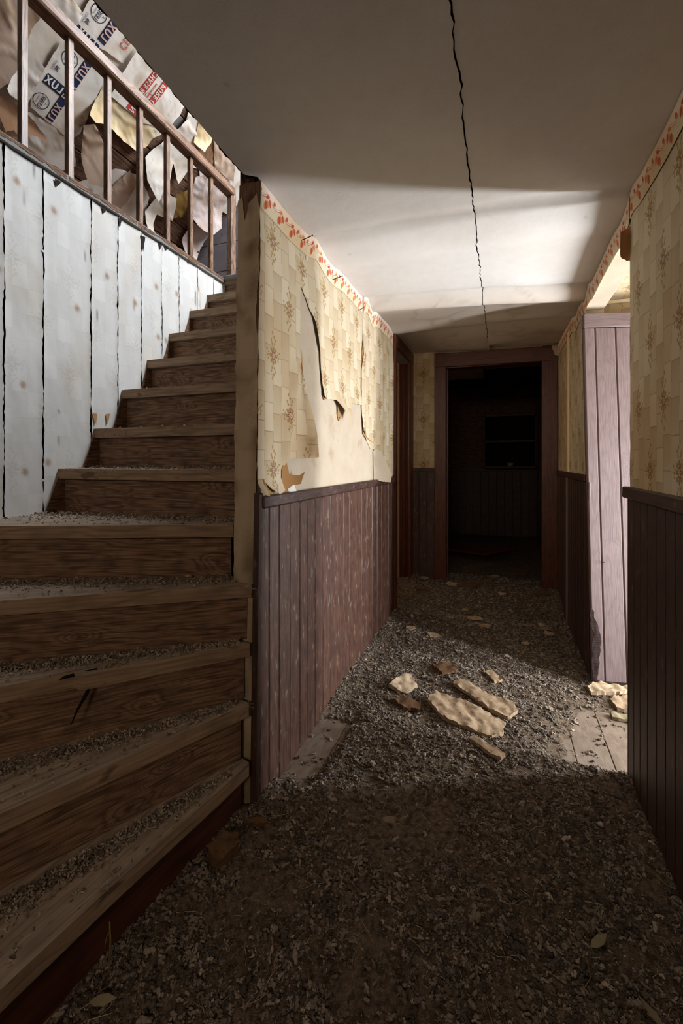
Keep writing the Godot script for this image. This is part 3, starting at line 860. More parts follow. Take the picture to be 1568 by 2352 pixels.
func build_ceiling() -> void:
	var c := struct("ceiling")
	bx("slab", Vector3(-0.815, 2.26, -4.3), Vector3(XR + 1.4, 2.45, 3.0), M.dark_wood, c, 0.0)
	bx("slab", Vector3(-2.0, 2.26, -0.28), Vector3(-0.815, 2.45, 3.0), M.dark_wood, c, 0.0)
	var F := func(v: Vector2) -> Vector3: return Vector3(v.x, ceil_y(v.x, v.y), v.y)
	var cs := func(v: Vector2) -> Color:
		var k := clampf(noise_a.get_noise_2d(v.x * 90.0 + 500.0, v.y * 90.0) * 1.8, 0.0, 1.0)
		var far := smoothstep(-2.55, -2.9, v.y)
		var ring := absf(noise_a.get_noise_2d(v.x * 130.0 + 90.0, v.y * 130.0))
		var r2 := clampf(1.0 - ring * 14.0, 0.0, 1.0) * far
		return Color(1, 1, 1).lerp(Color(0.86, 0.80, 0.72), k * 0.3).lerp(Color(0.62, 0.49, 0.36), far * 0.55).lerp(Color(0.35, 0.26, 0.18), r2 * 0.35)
	# seam down the hall: two sheets of board with torn edges
	var seam: Array = []
	var r := RandomNumberGenerator.new()
	r.seed = 77
	var zz := -3.86
	while zz < 2.9:
		seam.append(Vector2(-0.104 + 0.005 * noise_b.get_noise_2d(zz * 220.0, 0.0) + r.randf_range(-0.004, 0.004), zz))
		zz += 0.022
	var left := PackedVector2Array([Vector2(-0.83, 2.9), Vector2(-0.825, -0.5), Vector2(-0.835, -1.3), Vector2(-0.80, -1.33), Vector2(-0.80, -4.12), Vector2(-0.09, -4.12), Vector2(-0.095, -3.9)])
	var lp := PackedVector2Array(seam)
	for p in left.slice(0, 5): lp.append(p)
	lp.append(Vector2(-0.09, -4.12)); lp.append(Vector2(-0.097, -3.87))
	put("panel", sheet(lp, 0.024, F, Vector2.ONE, cs), M.ceiling, c)
	var rp := PackedVector2Array()
	for i in range(seam.size() - 1, -1, -1): rp.append(seam[i] + Vector2(0.004 + 0.003 * noise_b.get_noise_2d(seam[i].y * 900.0, 9.0), 0))
	rp.append_array(rough(PackedVector2Array([Vector2(-0.09, -3.86), Vector2(0.46, -3.74), Vector2(XR, 2.9)]), 0.03, 0.004, 8, [1, 2]))
	put("panel", sheet(rp, 0.024, func(v: Vector2) -> Vector3: return Vector3(v.x, ceil_y(v.x, v.y) + 0.003 - 0.026 * smoothstep(-3.5, -3.85, v.y) * smoothstep(0.4, -0.1, v.x), v.y), Vector2.ONE, cs), M.ceiling, c)
	put("panel", sheet(PackedVector2Array([Vector2(-0.092, -3.885), Vector2(0.0, -3.86), Vector2(0.46, -3.752), Vector2(XR, -4.12), Vector2(-0.088, -4.12)]), 0.03, func(v: Vector2) -> Vector3: return Vector3(v.x, ceil_y(v.x, v.y) + 0.018, v.y), Vector2.ONE, cs), M.ceiling, c)
	# ragged plaster crust along the stairwell edge
	put("torn_edge", sheet(rough(PackedVector2Array([Vector2(-0.822, -0.4), Vector2(-0.845, -0.4), Vector2(-0.842, -0.9), Vector2(-0.85, -1.34), Vector2(-0.80, -1.345), Vector2(-0.815, -1.2)]), 0.012, 0.004, 9), 0.02, func(v: Vector2) -> Vector3: return Vector3(v.x, ceil_y(v.x, v.y) + 0.014, v.y)), M.dark_wood, c)
	bx("torn_edge", Vector3(-0.89, 2.165, -1.42), Vector3(-0.815, 2.26, -1.35), M.plank, c, 0.01)

func build_floor() -> void:
	var f := struct("floor")
	bx("subfloor", Vector3(-2.8, -0.1, -7.2), Vector3(2.7, -0.03, 3.0), M.void_dark, f, 0.0)
	var x := -0.93
	while x < 2.05:
		var wd := 0.135
		var z := 0.9
		while z > -4.2:
			var ln := rng.randf_range(1.6, 2.4)
			bx("plank", Vector3(x + 0.001, -0.03, maxf(z - ln, -4.3) + 0.0015), Vector3(x + wd - 0.001, 0.0 + rng.randf_range(-0.001, 0.001), z), M.floorboard, f, 0.002)
			z -= ln
		x += wd
	bx("sill_board", Vector3(-0.95, 0.0, -3.47), Vector3(XR, 0.016, -3.39), M.floorboard, f, 0.004)
	bx("landing", Vector3(-2.8, -0.03, -7.1), Vector3(1.0, 0.06, -4.14), M.void_dark, f, 0.0)
	# room behind the camera
	var w := struct("wall_front")
	bx("wall_panel", Vector3(-2.0, -0.05, 3.0), Vector3(0.6, 2.5, 3.05), M.liner, w, 0.0)
	bx("wall_panel", Vector3(-2.0, -0.05, -0.2), Vector3(-1.95, 2.5, 3.0), M.liner, w, 0.0)
	bx("wall_panel", Vector3(-2.0, -0.05, 1.0), Vector3(-0.93, 2.45, 1.08), M.liner, w, 0.0)

func build_side_room() -> void:
	var w := struct("wall_pantry")
	# far wall, window wall in pieces round two low narrow openings, near wall
	bx("wall_panel", Vector3(XR + 0.1, -0.05, -3.14), Vector3(2.14, 2.3, -3.085), M.liner, w, 0.0)
	put("wallpaper", sheet(PackedVector2Array([Vector2(XR + 0.1, 0.0), Vector2(2.04, 0.0), Vector2(2.04, 2.19), Vector2(XR + 0.1, 2.19)]), 0.1, func(v: Vector2) -> Vector3: return Vector3(v.x, v.y, -3.08), Vector2.ONE, stain), M.wallpaper, w)
	bx("wall_panel", Vector3(2.04, -0.05, -3.1), Vector3(2.14, 0.14, -1.2), M.liner, w, 0.0)
	bx("wall_panel", Vector3(2.04, 1.56, -3.1), Vector3(2.14, 2.3, -1.2), M.liner, w, 0.0)
	for z in [[-3.1, -2.74], [-2.50, -2.11], [-1.87, -1.2]]:
		bx("wall_panel", Vector3(2.04, 0.14, z[0]), Vector3(2.14, 1.56, z[1]), M.liner, w, 0.0)
	bx("wall_panel", Vector3(XR + 0.1, -0.05, -1.25), Vector3(2.14, 2.3, -1.2), M.liner, w, 0.0)
	var c := struct("ceiling_pantry")
	bx("slab", Vector3(XR + 0.1, 2.2, -3.14), Vector3(2.14, 2.3, -1.2), M.liner, c, 0.0)
	put("wallpaper", sheet(PackedVector2Array([Vector2(XR + 0.1, -3.08), Vector2(2.04, -3.08), Vector2(2.04, -1.25), Vector2(XR + 0.1, -1.25)]), 0.05, func(v: Vector2) -> Vector3: return Vector3(v.x, 2.185 + 0.006 * noise_a.get_noise_2d(v.x * 200, v.y * 200), v.y), Vector2.ONE, stain), M.wallpaper, c)
	bx("ceiling_batten", Vector3(XR + 0.1, 2.165, -3.08), Vector3(2.04, 2.185, -3.06), M.paper_cream, c, 0.002)
	for z in [-2.62, -1.99]:
		var wn := struct("window_%d" % (1 if z < -2.5 else 2))
		for e in [-0.12, 0.10]:
			bx("window_frame", Vector3(2.02, 0.14, z + e), Vector3(2.10, 1.56, z + e + 0.02), M.frame_paint, wn)
		bx("window_frame", Vector3(2.02, 1.54, z - 0.10), Vector3(2.10, 1.56, z + 0.10), M.frame_paint, wn)
		bx("sill", Vector3(2.01, 0.12, z - 0.14), Vector3(2.12, 0.145, z + 0.14), M.frame_paint, wn)
		bx("pane", Vector3(2.06, 0.15, z - 0.10), Vector3(2.065, 1.54, z + 0.10), M.pane, wn, 0.0)

func build_pink_door() -> void:
	var B := Vector3(0.457, 0.04, -2.612)
	var T := Vector3(0.445, 2.05, -2.82)
	var U := (T - B).normalized()
	var D := Vector3(0.977, 0, -0.213)
	D = (D - U * D.dot(U)).normalized()
	var N := D.cross(U)      # towards the hall side viewer
	var d := struct("door_3")
	d.transform = Transform3D(Basis(D, U, N), B)
	tag(d, "pink painted plank door hanging askew in the right-hand opening", "door")
	var H := (T - B).length()
	var xs := [0.0, 0.06, 0.168, 0.278, 0.388, 0.498, 0.608, 0.76]
	for i in xs.size() - 1:
		bx("board", Vector3(xs[i] + 0.001, 0.0, -0.032), Vector3(xs[i + 1] - 0.001, H - 0.085, -0.004 + rng.randf_range(-0.001, 0.001)), M.pink, d, 0.005)
	bx("backing", Vector3(0.002, 0.002, -0.036), Vector3(0.758, H - 0.086, -0.014), M.pink_dark, d, 0.001)
	bx("top_board", Vector3(0.0, H - 0.083, -0.034), Vector3(0.76, H, -0.001), M.pink, d, 0.004)
	# rotten lower corner: splintered bare wood
	var pl := rough(PackedVector2Array([Vector2(-0.003, 0.0), Vector2(0.022, 0.0), Vector2(0.03, 0.12), Vector2(0.045, 0.2), Vector2(0.028, 0.30), Vector2(0.014, 0.36), Vector2(-0.003, 0.38)]), 0.02, 0.008, 51)
	put("rotten_patch", sheet(pl, 0.008, func(v: Vector2) -> Vector3: return Vector3(v.x, v.y, 0.0015 + 0.004 * noise_b.get_noise_2d(v.x * 2500.0, v.y * 500.0)), Vector2(1, 1)), M.pink_dark, d)
	var sn := begin()
	tube(sn, [Vector3(0.075, 0.62, -0.01), Vector3(0.066, 0.623, 0.012), Vector3(0.055, 0.624, 0.02)], 0.003, 0.002, 5)
	put("nail", done(sn), M.iron, d)

# ------------------------------------------------------------------ the stair
# step lines in plan: [height, right end, left end]
func steps() -> Array:
	return [
		[0.188, Vector2(-0.795, -1.268), Vector2(-0.925, -0.30)],
		[0.386, Vector2(-0.797, -1.27), Vector2(-1.262, -0.305)],
		[0.584, Vector2(-0.80, -1.28), Vector2(-1.716, -0.30)],
		[0.782, Vector2(-0.80, -1.29), Vector2(XW, -0.578)],
		[0.976, Vector2(-0.893, -1.32), Vector2(XW, -0.918)],
		[1.168, Vector2(-0.893, -1.42), Vector2(XW, -1.38)],
		[1.358, Vector2(-0.893, -1.56), Vector2(XW, -1.56)],
		[1.570, Vector2(-0.893, -1.725), Vector2(XW, -1.725)],
		[1.761, Vector2(-0.893, -1.897), Vector2(XW, -1.897)],
		[1.955, Vector2(-0.893, -2.068), Vector2(XW, -2.068)],
		[2.147, Vector2(-0.893, -2.245), Vector2(XW, -2.245)],
		[2.310, Vector2(-0.893, -2.42), Vector2(XW, -2.42)],
		[2.497, Vector2(-0.893, -2.60), Vector2(XW, -2.60)]]

func build_stairs() -> void:
	var s := base("staircase", Vector3.ZERO)
	tag(s, "worn wooden staircase winding up along the white board wall", "staircase")
	var S := steps()
	for i in S.size():
		var h: float = S[i][0]
		var A: Vector2 = S[i][1]
		var Bv: Vector2 = S[i][2]
		var dir := (Bv - A).normalized()
		var back := Vector2(-dir.y, dir.x)          # into the stair
		if back.y > 0.0 and i > 3: back = -back
		if i <= 3 and back.x > 0.0: back = -back
		var poly := PackedVector2Array()
		var nose: Array = []
		if i == 0:
			nose = [A, Vector2(-0.815, -1.12), Vector2(-0.842, -0.96), Vector2(-0.869, -0.80), Vector2(-0.90, -0.56), Bv]
		elif i == 2:
			# broken nosing at the left
			nose = [A, A.lerp(Bv, 0.36), A.lerp(Bv, 0.372) + back * 0.012, A.lerp(Bv, 0.385) + back * 0.034, A.lerp(Bv, 0.45) + back * 0.026, A.lerp(Bv, 0.6) + back * 0.022, Bv + back * 0.02]
		else:
			nose = [A, Bv]
		for p in nose: poly.append(p)
		# rear edge just behind the next riser
		if i + 1 < S.size():
			var A2: Vector2 = S[i + 1][1]
			var B2: Vector2 = S[i + 1][2]
			var d2 := (B2 - A2).normalized()
			var bk2 := Vector2(-d2.y, d2.x)
			if i + 1 > 3 and bk2.y > 0.0: bk2 = -bk2
			if i + 1 <= 3 and bk2.x > 0.0: bk2 = -bk2
			if i == 2: poly.append(Vector2(XW, -0.30))
			poly.append(B2 + bk2 * 0.06)
			if i < 4:
				poly.append(A2 + bk2 * 0.06 + Vector2(-0.02, 0.0))
				poly.append(Vector2(-0.86, minf(A.y, -1.29)))
			else:
				poly.append(A2 + bk2 * 0.06)
		else:
			poly.append(Vector2(XW, -3.02)); poly.append(Vector2(-0.893, -3.02))
		if Geometry2D.triangulate_polygon(poly).is_empty():
			print("bad tread ", i)
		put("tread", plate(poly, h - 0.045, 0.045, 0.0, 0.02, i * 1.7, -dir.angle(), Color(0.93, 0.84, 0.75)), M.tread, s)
		# riser under the nosing
		var lo: float = S[i - 1][0] if i > 0 else 0.0
		var ra := A + back * 0.04 + dir * 0.012
		var rb := Bv + back * 0.04
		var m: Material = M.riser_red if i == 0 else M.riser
		if i == 0:
			var pts := [Vector2(-0.822, -1.262), Vector2(-0.845, -1.12), Vector2(-0.872, -0.96), Vector2(-0.898, -0.80), Vector2(-0.928, -0.56), Vector2(-0.945, -0.29)]
			var st := begin()
			st.set_smooth_group(0)
			var run := 0.0
			for k in pts.size() - 1:
				var a: Vector2 = pts[k]
				var b: Vector2 = pts[k + 1]
				var dd := a.distance_to(b)
				var o := Vector2(-0.02, 0.0)
				for q in [[Vector2.ZERO, 1], [o, -1]]:
					var sh: Vector2 = q[0]
					var a3 := Vector3(a.x + sh.x, 0, a.y)
					var b3 := Vector3(b.x + sh.x, 0, b.y)
					var up := Vector3(0, h - 0.045, 0)
					tri(st, a3, a3 + up, b3 + up, Vector2(run, 0), Vector2(run, 0.14), Vector2(run + dd, 0.14))
					tri(st, a3, b3 + up, b3, Vector2(run, 0), Vector2(run + dd, 0.14), Vector2(run + dd, 0))
				run += dd
			put("riser", done(st), m, s)
		else:
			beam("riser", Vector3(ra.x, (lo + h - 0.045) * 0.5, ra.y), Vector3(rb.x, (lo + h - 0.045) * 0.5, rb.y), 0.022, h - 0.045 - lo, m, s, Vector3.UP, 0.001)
	# bare wood wedges on the wall below each nosing, where the paper stops short
	for i in range(5, 12):
		var h2: float = S[i][0]
		var l2: float = S[i - 1][0]
		var z: float = S[i][2].y
		put("wall_wedge", sheet(rough(PackedVector2Array([Vector2(z + 0.004, h2 - 0.04), Vector2(z - 0.04, h2 - 0.04), Vector2(z - 0.04, l2), Vector2(z + 0.062, l2)]), 0.03, 0.002, 60 + i), 0.05, func(v: Vector2) -> Vector3: return Vector3(XW + 0.014, v.y, v.x)), M.plank, s)
	# landing edge strip
	bx("landing_nosing", Vector3(XW, 2.475, -2.615), Vector3(-0.893, 2.505, -2.585), M.white_wood, s, 0.006)
	# splinter hanging from the broken nosing
	var st2 := begin()
	var p0 := Vector3(-1.145, 0.565, -0.955)
	tube(st2, [p0, p0 + Vector3(0.02, -0.03, 0.02), p0 + Vector3(0.012, -0.075, 0.05), p0 + Vector3(0.0, -0.115, 0.06)], 0.009, 0.001, 4)
	tube(st2, [p0 + Vector3(0.02, 0.015, -0.01), p0 + Vector3(-0.03, 0.01, 0.03), p0 + Vector3(-0.10, -0.002, 0.09)], 0.010, 0.003, 4)
	var sp := put("splinter", done(st2), M.dark_wood, s)
	sp.set_meta("label", "dark splinter hanging from the broken step edge")

func build_stair_wall() -> void:
	var w := struct("wall_stair")
	bx("backing", Vector3(XW - 0.05, -0.05, -3.1), Vector3(XW - 0.004, 2.44, -0.2), M.dark_wood, w, 0.0)
	var gaps := [-0.28, -0.42, -0.60, -0.78, -0.96, -1.155, -1.312, -1.543, -1.698, -1.853, -2.006, -2.15, -2.32, -2.487, -2.62]
	for i in gaps.size() - 1:
		var g := 0.003 if gaps[i] > -1.8 else 0.002
		var g2 := 0.003 if gaps[i + 1] > -1.8 else 0.002
		var a: float = gaps[i] - g
		var b: float = gaps[i + 1] + g2
		var y0 := 0.5 if i < 6 else 0.9
		var F := func(v: Vector2) -> Vector3:
			var e := minf(a - v.x, v.x - b)
			var cur := 0.004 * exp(-maxf(e, 0.0) / 0.008)
			return Vector3(XW + 0.008 + cur + 0.003 * noise_b.get_noise_2d(v.x * 400.0, v.y * 160.0 + i * 50.0), v.y, v.x)
		var top := 2.462 + 0.008 * sin(i * 2.3)
		var C := func(v: Vector2) -> Color:
			var c := Color(1, 1, 1)
			var n := noise_a.get_noise_2d(v.x * 260.0 + i * 300.0, v.y * 110.0)
			c = c.lerp(Color(0.86, 0.79, 0.69), clampf(n * 1.2 - 0.15, 0, 0.8))
			var streak := noise_b.get_noise_2d(v.x * 2600.0 + i * 100.0, v.y * 120.0)
			if streak > 0.5 and noise_a.get_noise_2d(v.x * 200.0, v.y * 100.0 + 77.0) > 0.05: c = c.lerp(Color(0.22, 0.17, 0.13), clampf((streak - 0.5) * 5.0, 0, 0.8))
			# rusty knot stains bleeding through
			for k in 3:
				var kz := lerpf(a, b, fposmod(sin(i * 12.9 + k * 78.2) * 43758.5, 1.0))
				var ky := lerpf(1.0, 2.35, fposmod(sin(i * 39.3 + k * 11.1) * 23421.6, 1.0))
				var d := Vector2(v.x - kz, (v.y - ky) * 0.8).length()
				if d < 0.03: c = c.lerp(Color(0.42, 0.22, 0.11), clampf(1.6 - d / 0.011, 0, 1) * 0.9).lerp(Color(0.85, 0.74, 0.6), clampf(1.0 - d / 0.03, 0, 1) * 0.35)
			var foot := clampf((1.25 - v.y) * 1.2 + n * 0.5, 0.0, 0.6)
			return c.lerp(Color(0.62, 0.54, 0.44), foot * 0.6)
		put("board", sheet(rough(PackedVector2Array([Vector2(a, y0), Vector2(a, top), Vector2(b, top), Vector2(b, y0)]), 0.016, 0.0028, 70 + i), 0.010, F, Vector2.ONE, C), M.white, w)
	# torn dark scars under the cap and low on the third board
	for t in [[-1.845, 2.43, 0.035, 0.09], [-1.70, 2.445, 0.02, 0.04], [-1.60, 2.45, 0.03, 0.03], [-2.02, 2.46, 0.04, 0.03], [-1.98, 2.455, 0.02, 0.045], [-1.622, 1.435, 0.028, 0.05], [-1.575, 1.43, -0.028, 0.05], [-1.36, 2.44, 0.03, 0.03]]:
		put("torn_patch", sheet(rough(PackedVector2Array([Vector2(t[0], t[1]), Vector2(t[0] - t[2], t[1] + 0.005), Vector2(t[0] - t[2] * 0.7, t[1] - t[3] * 0.5), Vector2(t[0] - t[2] * 0.3, t[1] - t[3])]), 0.01, 0.002, int(t[3] * 900 - t[0] * 100)), 0.012, func(v: Vector2) -> Vector3: return Vector3(XW + 0.0145 + 0.15 * maxf(t[1] - v.y - 0.04, 0.0), v.y, v.x)), M.wallpaper_back if t[1] < 2.0 else M.dark_wood, w)
	# cap under the railing, thick with flaking paint
	var cap := bx("cap", Vector3(XW - 0.06, 2.455, -2.60), Vector3(XW + 0.022, 2.492, -0.25), M.white_wood, w, 0.004)
	cap.set_meta("label", "ledge with flaking white paint")
	for k in 4:
		var z0 := -1.02 - k * 0.4
		put("paint_crust", sheet(rough(PackedVector2Array([Vector2(z0, 2.488), Vector2(z0 - 0.39, 2.489), Vector2(z0 - 0.39, 2.466), Vector2(z0 - 0.2, 2.474), Vector2(z0, 2.462)]), 0.012, 0.006, 90 + k), 0.012, func(v: Vector2) -> Vector3: return Vector3(XW + 0.0235 + 0.002 * noise_b.get_noise_2d(v.x * 900, v.y * 900), v.y, v.x)), M.plank, w)

func build_railing() -> void:
	var r := base("stair_railing", Vector3(XW, 2.49, -1.8))
	tag(r, "brown wooden stair railing with square balusters above the white wall", "railing")
	beam("handrail", Vector3(0.005, 0.665, 1.5), Vector3(0.005, 0.665, -0.90), 0.075, 0.058, M.rail, r, Vector3.UP, 0.008)
	for z in [-0.825, -1.03, -1.234, -1.44, -1.646, -1.852, -2.058, -2.265, -2.47]:
		bx("baluster", Vector3(-0.014, 0.0, z + 1.8 - 0.014), Vector3(0.014, 0.645, z + 1.8 + 0.014), M.rail, r, 0.003)
	var st := begin()
	add_box(st, Transform3D(Basis(), Vector3(0.005, 0.355, -0.905)), Vector3(0.052, 0.71, 0.052), 0.008, Vector2(1.4, 0.3))
	put("newel_post", done(st), M.rail, r)

# ------------------------------------------------------------------ the attic above
const SX := Vector3(0.8, 0.6, 0.0)
const SN := Vector3(0.6, -0.8, 0.0)

func slope(s: float, z: float, h: float) -> Vector3:
	return Vector3(XW, 3.4, 0.0) + SX * s + SN * h + Vector3(0, 0, z)

func paper_h(v: Vector2, h0: float, sd: int) -> float:
	var n := noise_a.get_noise_2d(v.x * 260.0 + sd * 40.0, v.y * 260.0)
	var ridge := 1.0 - absf(noise_b.get_noise_2d(v.x * 230.0 + sd * 71.0, v.y * 150.0 + 30.0)) * 5.0
	return h0 + 0.005 * (1.0 + n) + (0.001 if sd in [101, 102, 103] else 0.005) * maxf(ridge, 0.0)

func paper_stain(v: Vector2, sd: int) -> Color:
	var n := noise_a.get_noise_2d(v.x * 420.0 + sd * 23.0, v.y * 420.0)
	var m := noise_b.get_noise_2d(v.x * 260.0 + sd * 11.0, v.y * 260.0)
	var c := Color(1, 1, 1).lerp(Color(0.80, 0.71, 0.59), clampf(n * 1.7, 0, 0.8))
	c = c.lerp(Color(0.55, 0.42, 0.29), clampf(1.0 - absf(m - 0.12) * 26.0, 0, 1) * 0.4)
	for k in 3:
		var p := Vector2(-0.55 + 0.62 * fposmod(sin(sd * 3.7 + k * 9.1) * 437.5, 1.0), -1.4 - 1.5 * fposmod(sin(sd * 5.3 + k * 4.7) * 918.3, 1.0))
		var d := v.distance_to(p)
		if d < 0.02: c = c.lerp(Color(0.30, 0.15, 0.08), clampf(1.3 - d / 0.009, 0, 1)).lerp(Color(0.72, 0.56, 0.38), clampf(1.0 - d / 0.02, 0, 1) * 0.5)
	return c

func paper(called: String, poly: Array, m: Material, h0: float, lift: Vector3, label: String, sd: int, cat := "paper") -> MeshInstance3D:
	# lift: (centre s, centre z, height) of the side that hangs away from the roof
	var c := Vector2.ZERO
	for p in poly: c += p
	c /= poly.size()
	var far := Vector2(lift.x, lift.y)
	var F := func(v: Vector2) -> Vector3:
		var h := paper_h(v, h0, sd)
		if lift.z != 0.0:
			var ax := (far - c).normalized()
			var t := maxf((v - c).dot(ax) / maxf((far - c).length(), 0.01), 0.0)
			h += lift.z * t * t
		return slope(v.x, v.y, h)
	var C := func(v: Vector2) -> Color: return paper_stain(v, sd)
	var o := put(called, sheet(rough(PackedVector2Array(poly), 0.018, 0.003, sd), 0.012, F, Vector2.ONE, C), m)
	print_on = [h0, sd]
	tag(o, label, cat, "torn papers on the attic slope")
	return o

var print_on := [0.0, 0]     # the sheet that the next print goes on

# words printed on the slope: at (s, z); along and up are directions in (s, z)
func lettering(parent: Node, text: String, at: Vector2, along: Vector2, up: Vector2, size: float, m: Material, bold := true, width := 1.0, raise := 0.0018) -> void:
	var f := SystemFont.new()
	f.font_names = PackedStringArray(["Droid Sans"])
	f.font_weight = 700 if bold else 400
	var tm := TextMesh.new()
	tm.text = text
	tm.font = f
	tm.font_size = 64
	tm.pixel_size = size / 46.0
	tm.depth = 0.0
	tm.curve_step = 4.0
	var arr := tm.get_mesh_arrays()
	var vs: PackedVector3Array = arr[Mesh.ARRAY_VERTEX]
	var ix = arr[Mesh.ARRAY_INDEX]
	var st := begin()
	st.set_smooth_group(-1)
	var idx: PackedInt32Array = ix if ix != null else PackedInt32Array(range(vs.size()))
	for k in range(0, idx.size(), 3):
		for j in [0, 2, 1]:
			var v := vs[idx[k + j]]
			var q := at + along * v.x * width + up * v.y
			st.set_uv(Vector2.ZERO)
			st.add_vertex(slope(q.x, q.y, paper_h(q, print_on[0], print_on[1]) + raise))
	put("lettering", done(st), m, parent)

func band(parent: Node, called: String, s0: float, s1: float, z0: float, z1: float, m: Material) -> void:
	put(called, sheet(PackedVector2Array([Vector2(s0, z0), Vector2(s1, z0), Vector2(s1, z1), Vector2(s0, z1)]), 0.006, func(v: Vector2) -> Vector3: return slope(v.x, v.y, paper_h(v, print_on[0], print_on[1]) + 0.0016)), m, parent)

func ring(parent: Node, s: float, z: float, r: float, m: Material) -> void:
	var st := begin()
	st.set_smooth_group(0)
	var at := func(k: int, rr: float) -> Vector3:
		var q := Vector2(s + rr * cos(TAU * k / 36.0), z + rr * sin(TAU * k / 36.0))
		return slope(q.x, q.y, paper_h(q, print_on[0], print_on[1]) + 0.0014)
	for k in 36:
		tri(st, at.call(k, r - 0.0016), at.call(k + 1, r - 0.0016), at.call(k + 1, r + 0.0016), Vector2.ZERO, Vector2.ZERO, Vector2.ZERO)
		tri(st, at.call(k, r - 0.0016), at.call(k + 1, r + 0.0016), at.call(k, r + 0.0016), Vector2.ZERO, Vector2.ZERO, Vector2.ZERO)
	put("printed_ring", done(st), m, parent)

func build_attic() -> void:
	var w := struct("roof_slope")
	# roof boards run along the hall; some are painted white
	var s := -1.75
	var i := 0
	while s < 1.55:
		var wd := 0.142
		var o := beam("plank", slope(s + wd * 0.5, -3.25, -0.012 + rng.randf_range(-0.003, 0.002)), slope(s + wd * 0.5, 0.3, -0.012 + rng.randf_range(-0.003, 0.002)), wd - 0.006, 0.022, M.white_wood if i in [11] else M.plank, w, -SN, 0.003)
		s += wd
		i += 1
	beam("roof_deck", slope(-0.1, -3.25, -0.05), slope(-0.1, 0.3, -0.05), 3.4, 0.03, M.void_dark, w, -SN, 0.0)
	# right hand slope with the roof window, end walls, floors
	var rw := struct("roof_slope_far")
	var q := func(t: float, z: float, h: float) -> Vector3: return Vector3(-0.56, 4.37, 0) + Vector3(0.8, -0.6, 0) * t + Vector3(-0.6, -0.8, 0) * h + Vector3(0, 0, z)
	for d in [[0.0, 0.07, -3.3, 0.3], [0.49, 0.5, -3.3, 0.3], [0.07, 0.49, -3.3, -2.88], [0.07, 0.49, -2.02, 0.3], [1.45, 4.2, -3.3, 0.3], [0.5, 1.45, -3.3, -3.02], [0.5, 1.45, -2.34, 0.3]]:
		var mid: float = (d[0] + d[1]) * 0.5
		beam("roof_panel", q.call(mid, d[2], -0.03), q.call(mid, d[3], -0.03), d[1] - d[0], 0.04, M.plank, rw, Vector3(0.6, 0.8, 0), 0.0)
	for g in [[3, 0.5, 1.45, -3.02, -2.34], [4, 0.07, 0.49, -2.88, -2.02]]:  # the second is an added ridge window, there to light the stairs
		var wn := struct("window_%d" % g[0])
		var t0: float = g[1]; var t1: float = g[2]; var za: float = g[3]; var zb: float = g[4]
		for e in [[t0, t0 + 0.03, za, zb], [t1 - 0.03, t1, za, zb], [t0 + 0.03, t1 - 0.03, za, za + 0.03], [t0 + 0.03, t1 - 0.03, zb - 0.03, zb]]:
			var mid2: float = (e[0] + e[1]) * 0.5
			beam("window_frame", q.call(mid2, e[2], -0.02), q.call(mid2, e[3], -0.02), e[1] - e[0], 0.05, M.frame_paint, wn, Vector3(0.6, 0.8, 0), 0.002)
		beam("pane", q.call((t0 + t1) * 0.5, za + 0.03, -0.03), q.call((t0 + t1) * 0.5, zb - 0.03, -0.03), t1 - t0 - 0.06, 0.006, M.pane, wn, Vector3(0.6, 0.8, 0), 0.0)
	var ew := struct("wall_attic")
	var y := 2.3
	var k := 0
	while y < 4.6:
		bx("board", Vector3(-3.3, y + 0.0015, -3.06), Vector3(2.8, y + 0.2285, -3.02 + rng.randf_range(-0.001, 0.001)), M.lilac_wall, ew, 0.002)
		y += 0.23
		k += 1
	bx("backing", Vector3(-3.3, 2.3, -3.12), Vector3(2.8, 4.7, -3.065), M.void_dark, ew, 0.0)
	bx("near_wall", Vector3(-3.3, 2.45, 0.22), Vector3(2.8, 4.7, 0.3), M.lilac_wall, ew, 0.0)
	bx("knee_wall", Vector3(-3.2, 2.4, -3.1), Vector3(-3.1, 2.7, 0.3), M.plank, ew, 0.0)
	var fl := struct("floor_attic")
	bx("floor_strip", Vector3(-3.2, 2.42, -3.1), Vector3(XW - 0.06, 2.47, 0.25), M.plank, fl, 0.0)
	bx("floor_strip", Vector3(-0.815, 2.45, -3.1), Vector3(2.8, 2.47, 0.25), M.plank, fl, 0.0)
	bx("fascia", Vector3(-0.835, 2.23, -3.05), Vector3(-0.815, 2.47, -1.36), M.plank, fl, 0.002)
	bx("fascia", Vector3(-0.893, 2.2, -3.05), Vector3(-0.815, 2.47, -1.5), M.plank, fl, 0.002)

	# --- printed and plain papers
	var P := func(a: Array) -> Array:
		var o2: Array = []
		for j in range(0, a.size(), 2): o2.append(Vector2(a[j], a[j + 1]))
		return o2
	var Sp := Vector2(1, 0)
	var Zp := Vector2(0, 1)
	var blue := paper("printed_sheet", P.call([-0.30, -1.53, -0.21, -1.535, -0.205, -1.65, -0.21, -1.77, -0.37, -1.79, -0.47, -1.82, -0.585, -1.77, -0.575, -1.68, -0.57, -1.57, -0.50, -1.53]), M.paper, 0.012, Vector3(-0.6, -1.75, 0.0), "soap carton sheet with two ringed emblems and blue bands, behind the second baluster", 101)
	band(blue, "printed_band", -0.565, -0.200, -1.647, -1.686, M.ink_blue)
	for t in [-0.512, -0.385, -0.262]:
		lettering(blue, "LUX", Vector2(t, -1.6665), Sp, -Zp, 0.036, M.ink_pink, true, 1.0, 0.0032)
	band(blue, "printed_band", -0.430, -0.377, -1.552, -1.646, M.ink_blue)
	lettering(blue, "LUX", Vector2(-0.4035, -1.598), Zp, Sp, 0.036, M.ink_white, true, 1.0, 0.0032)
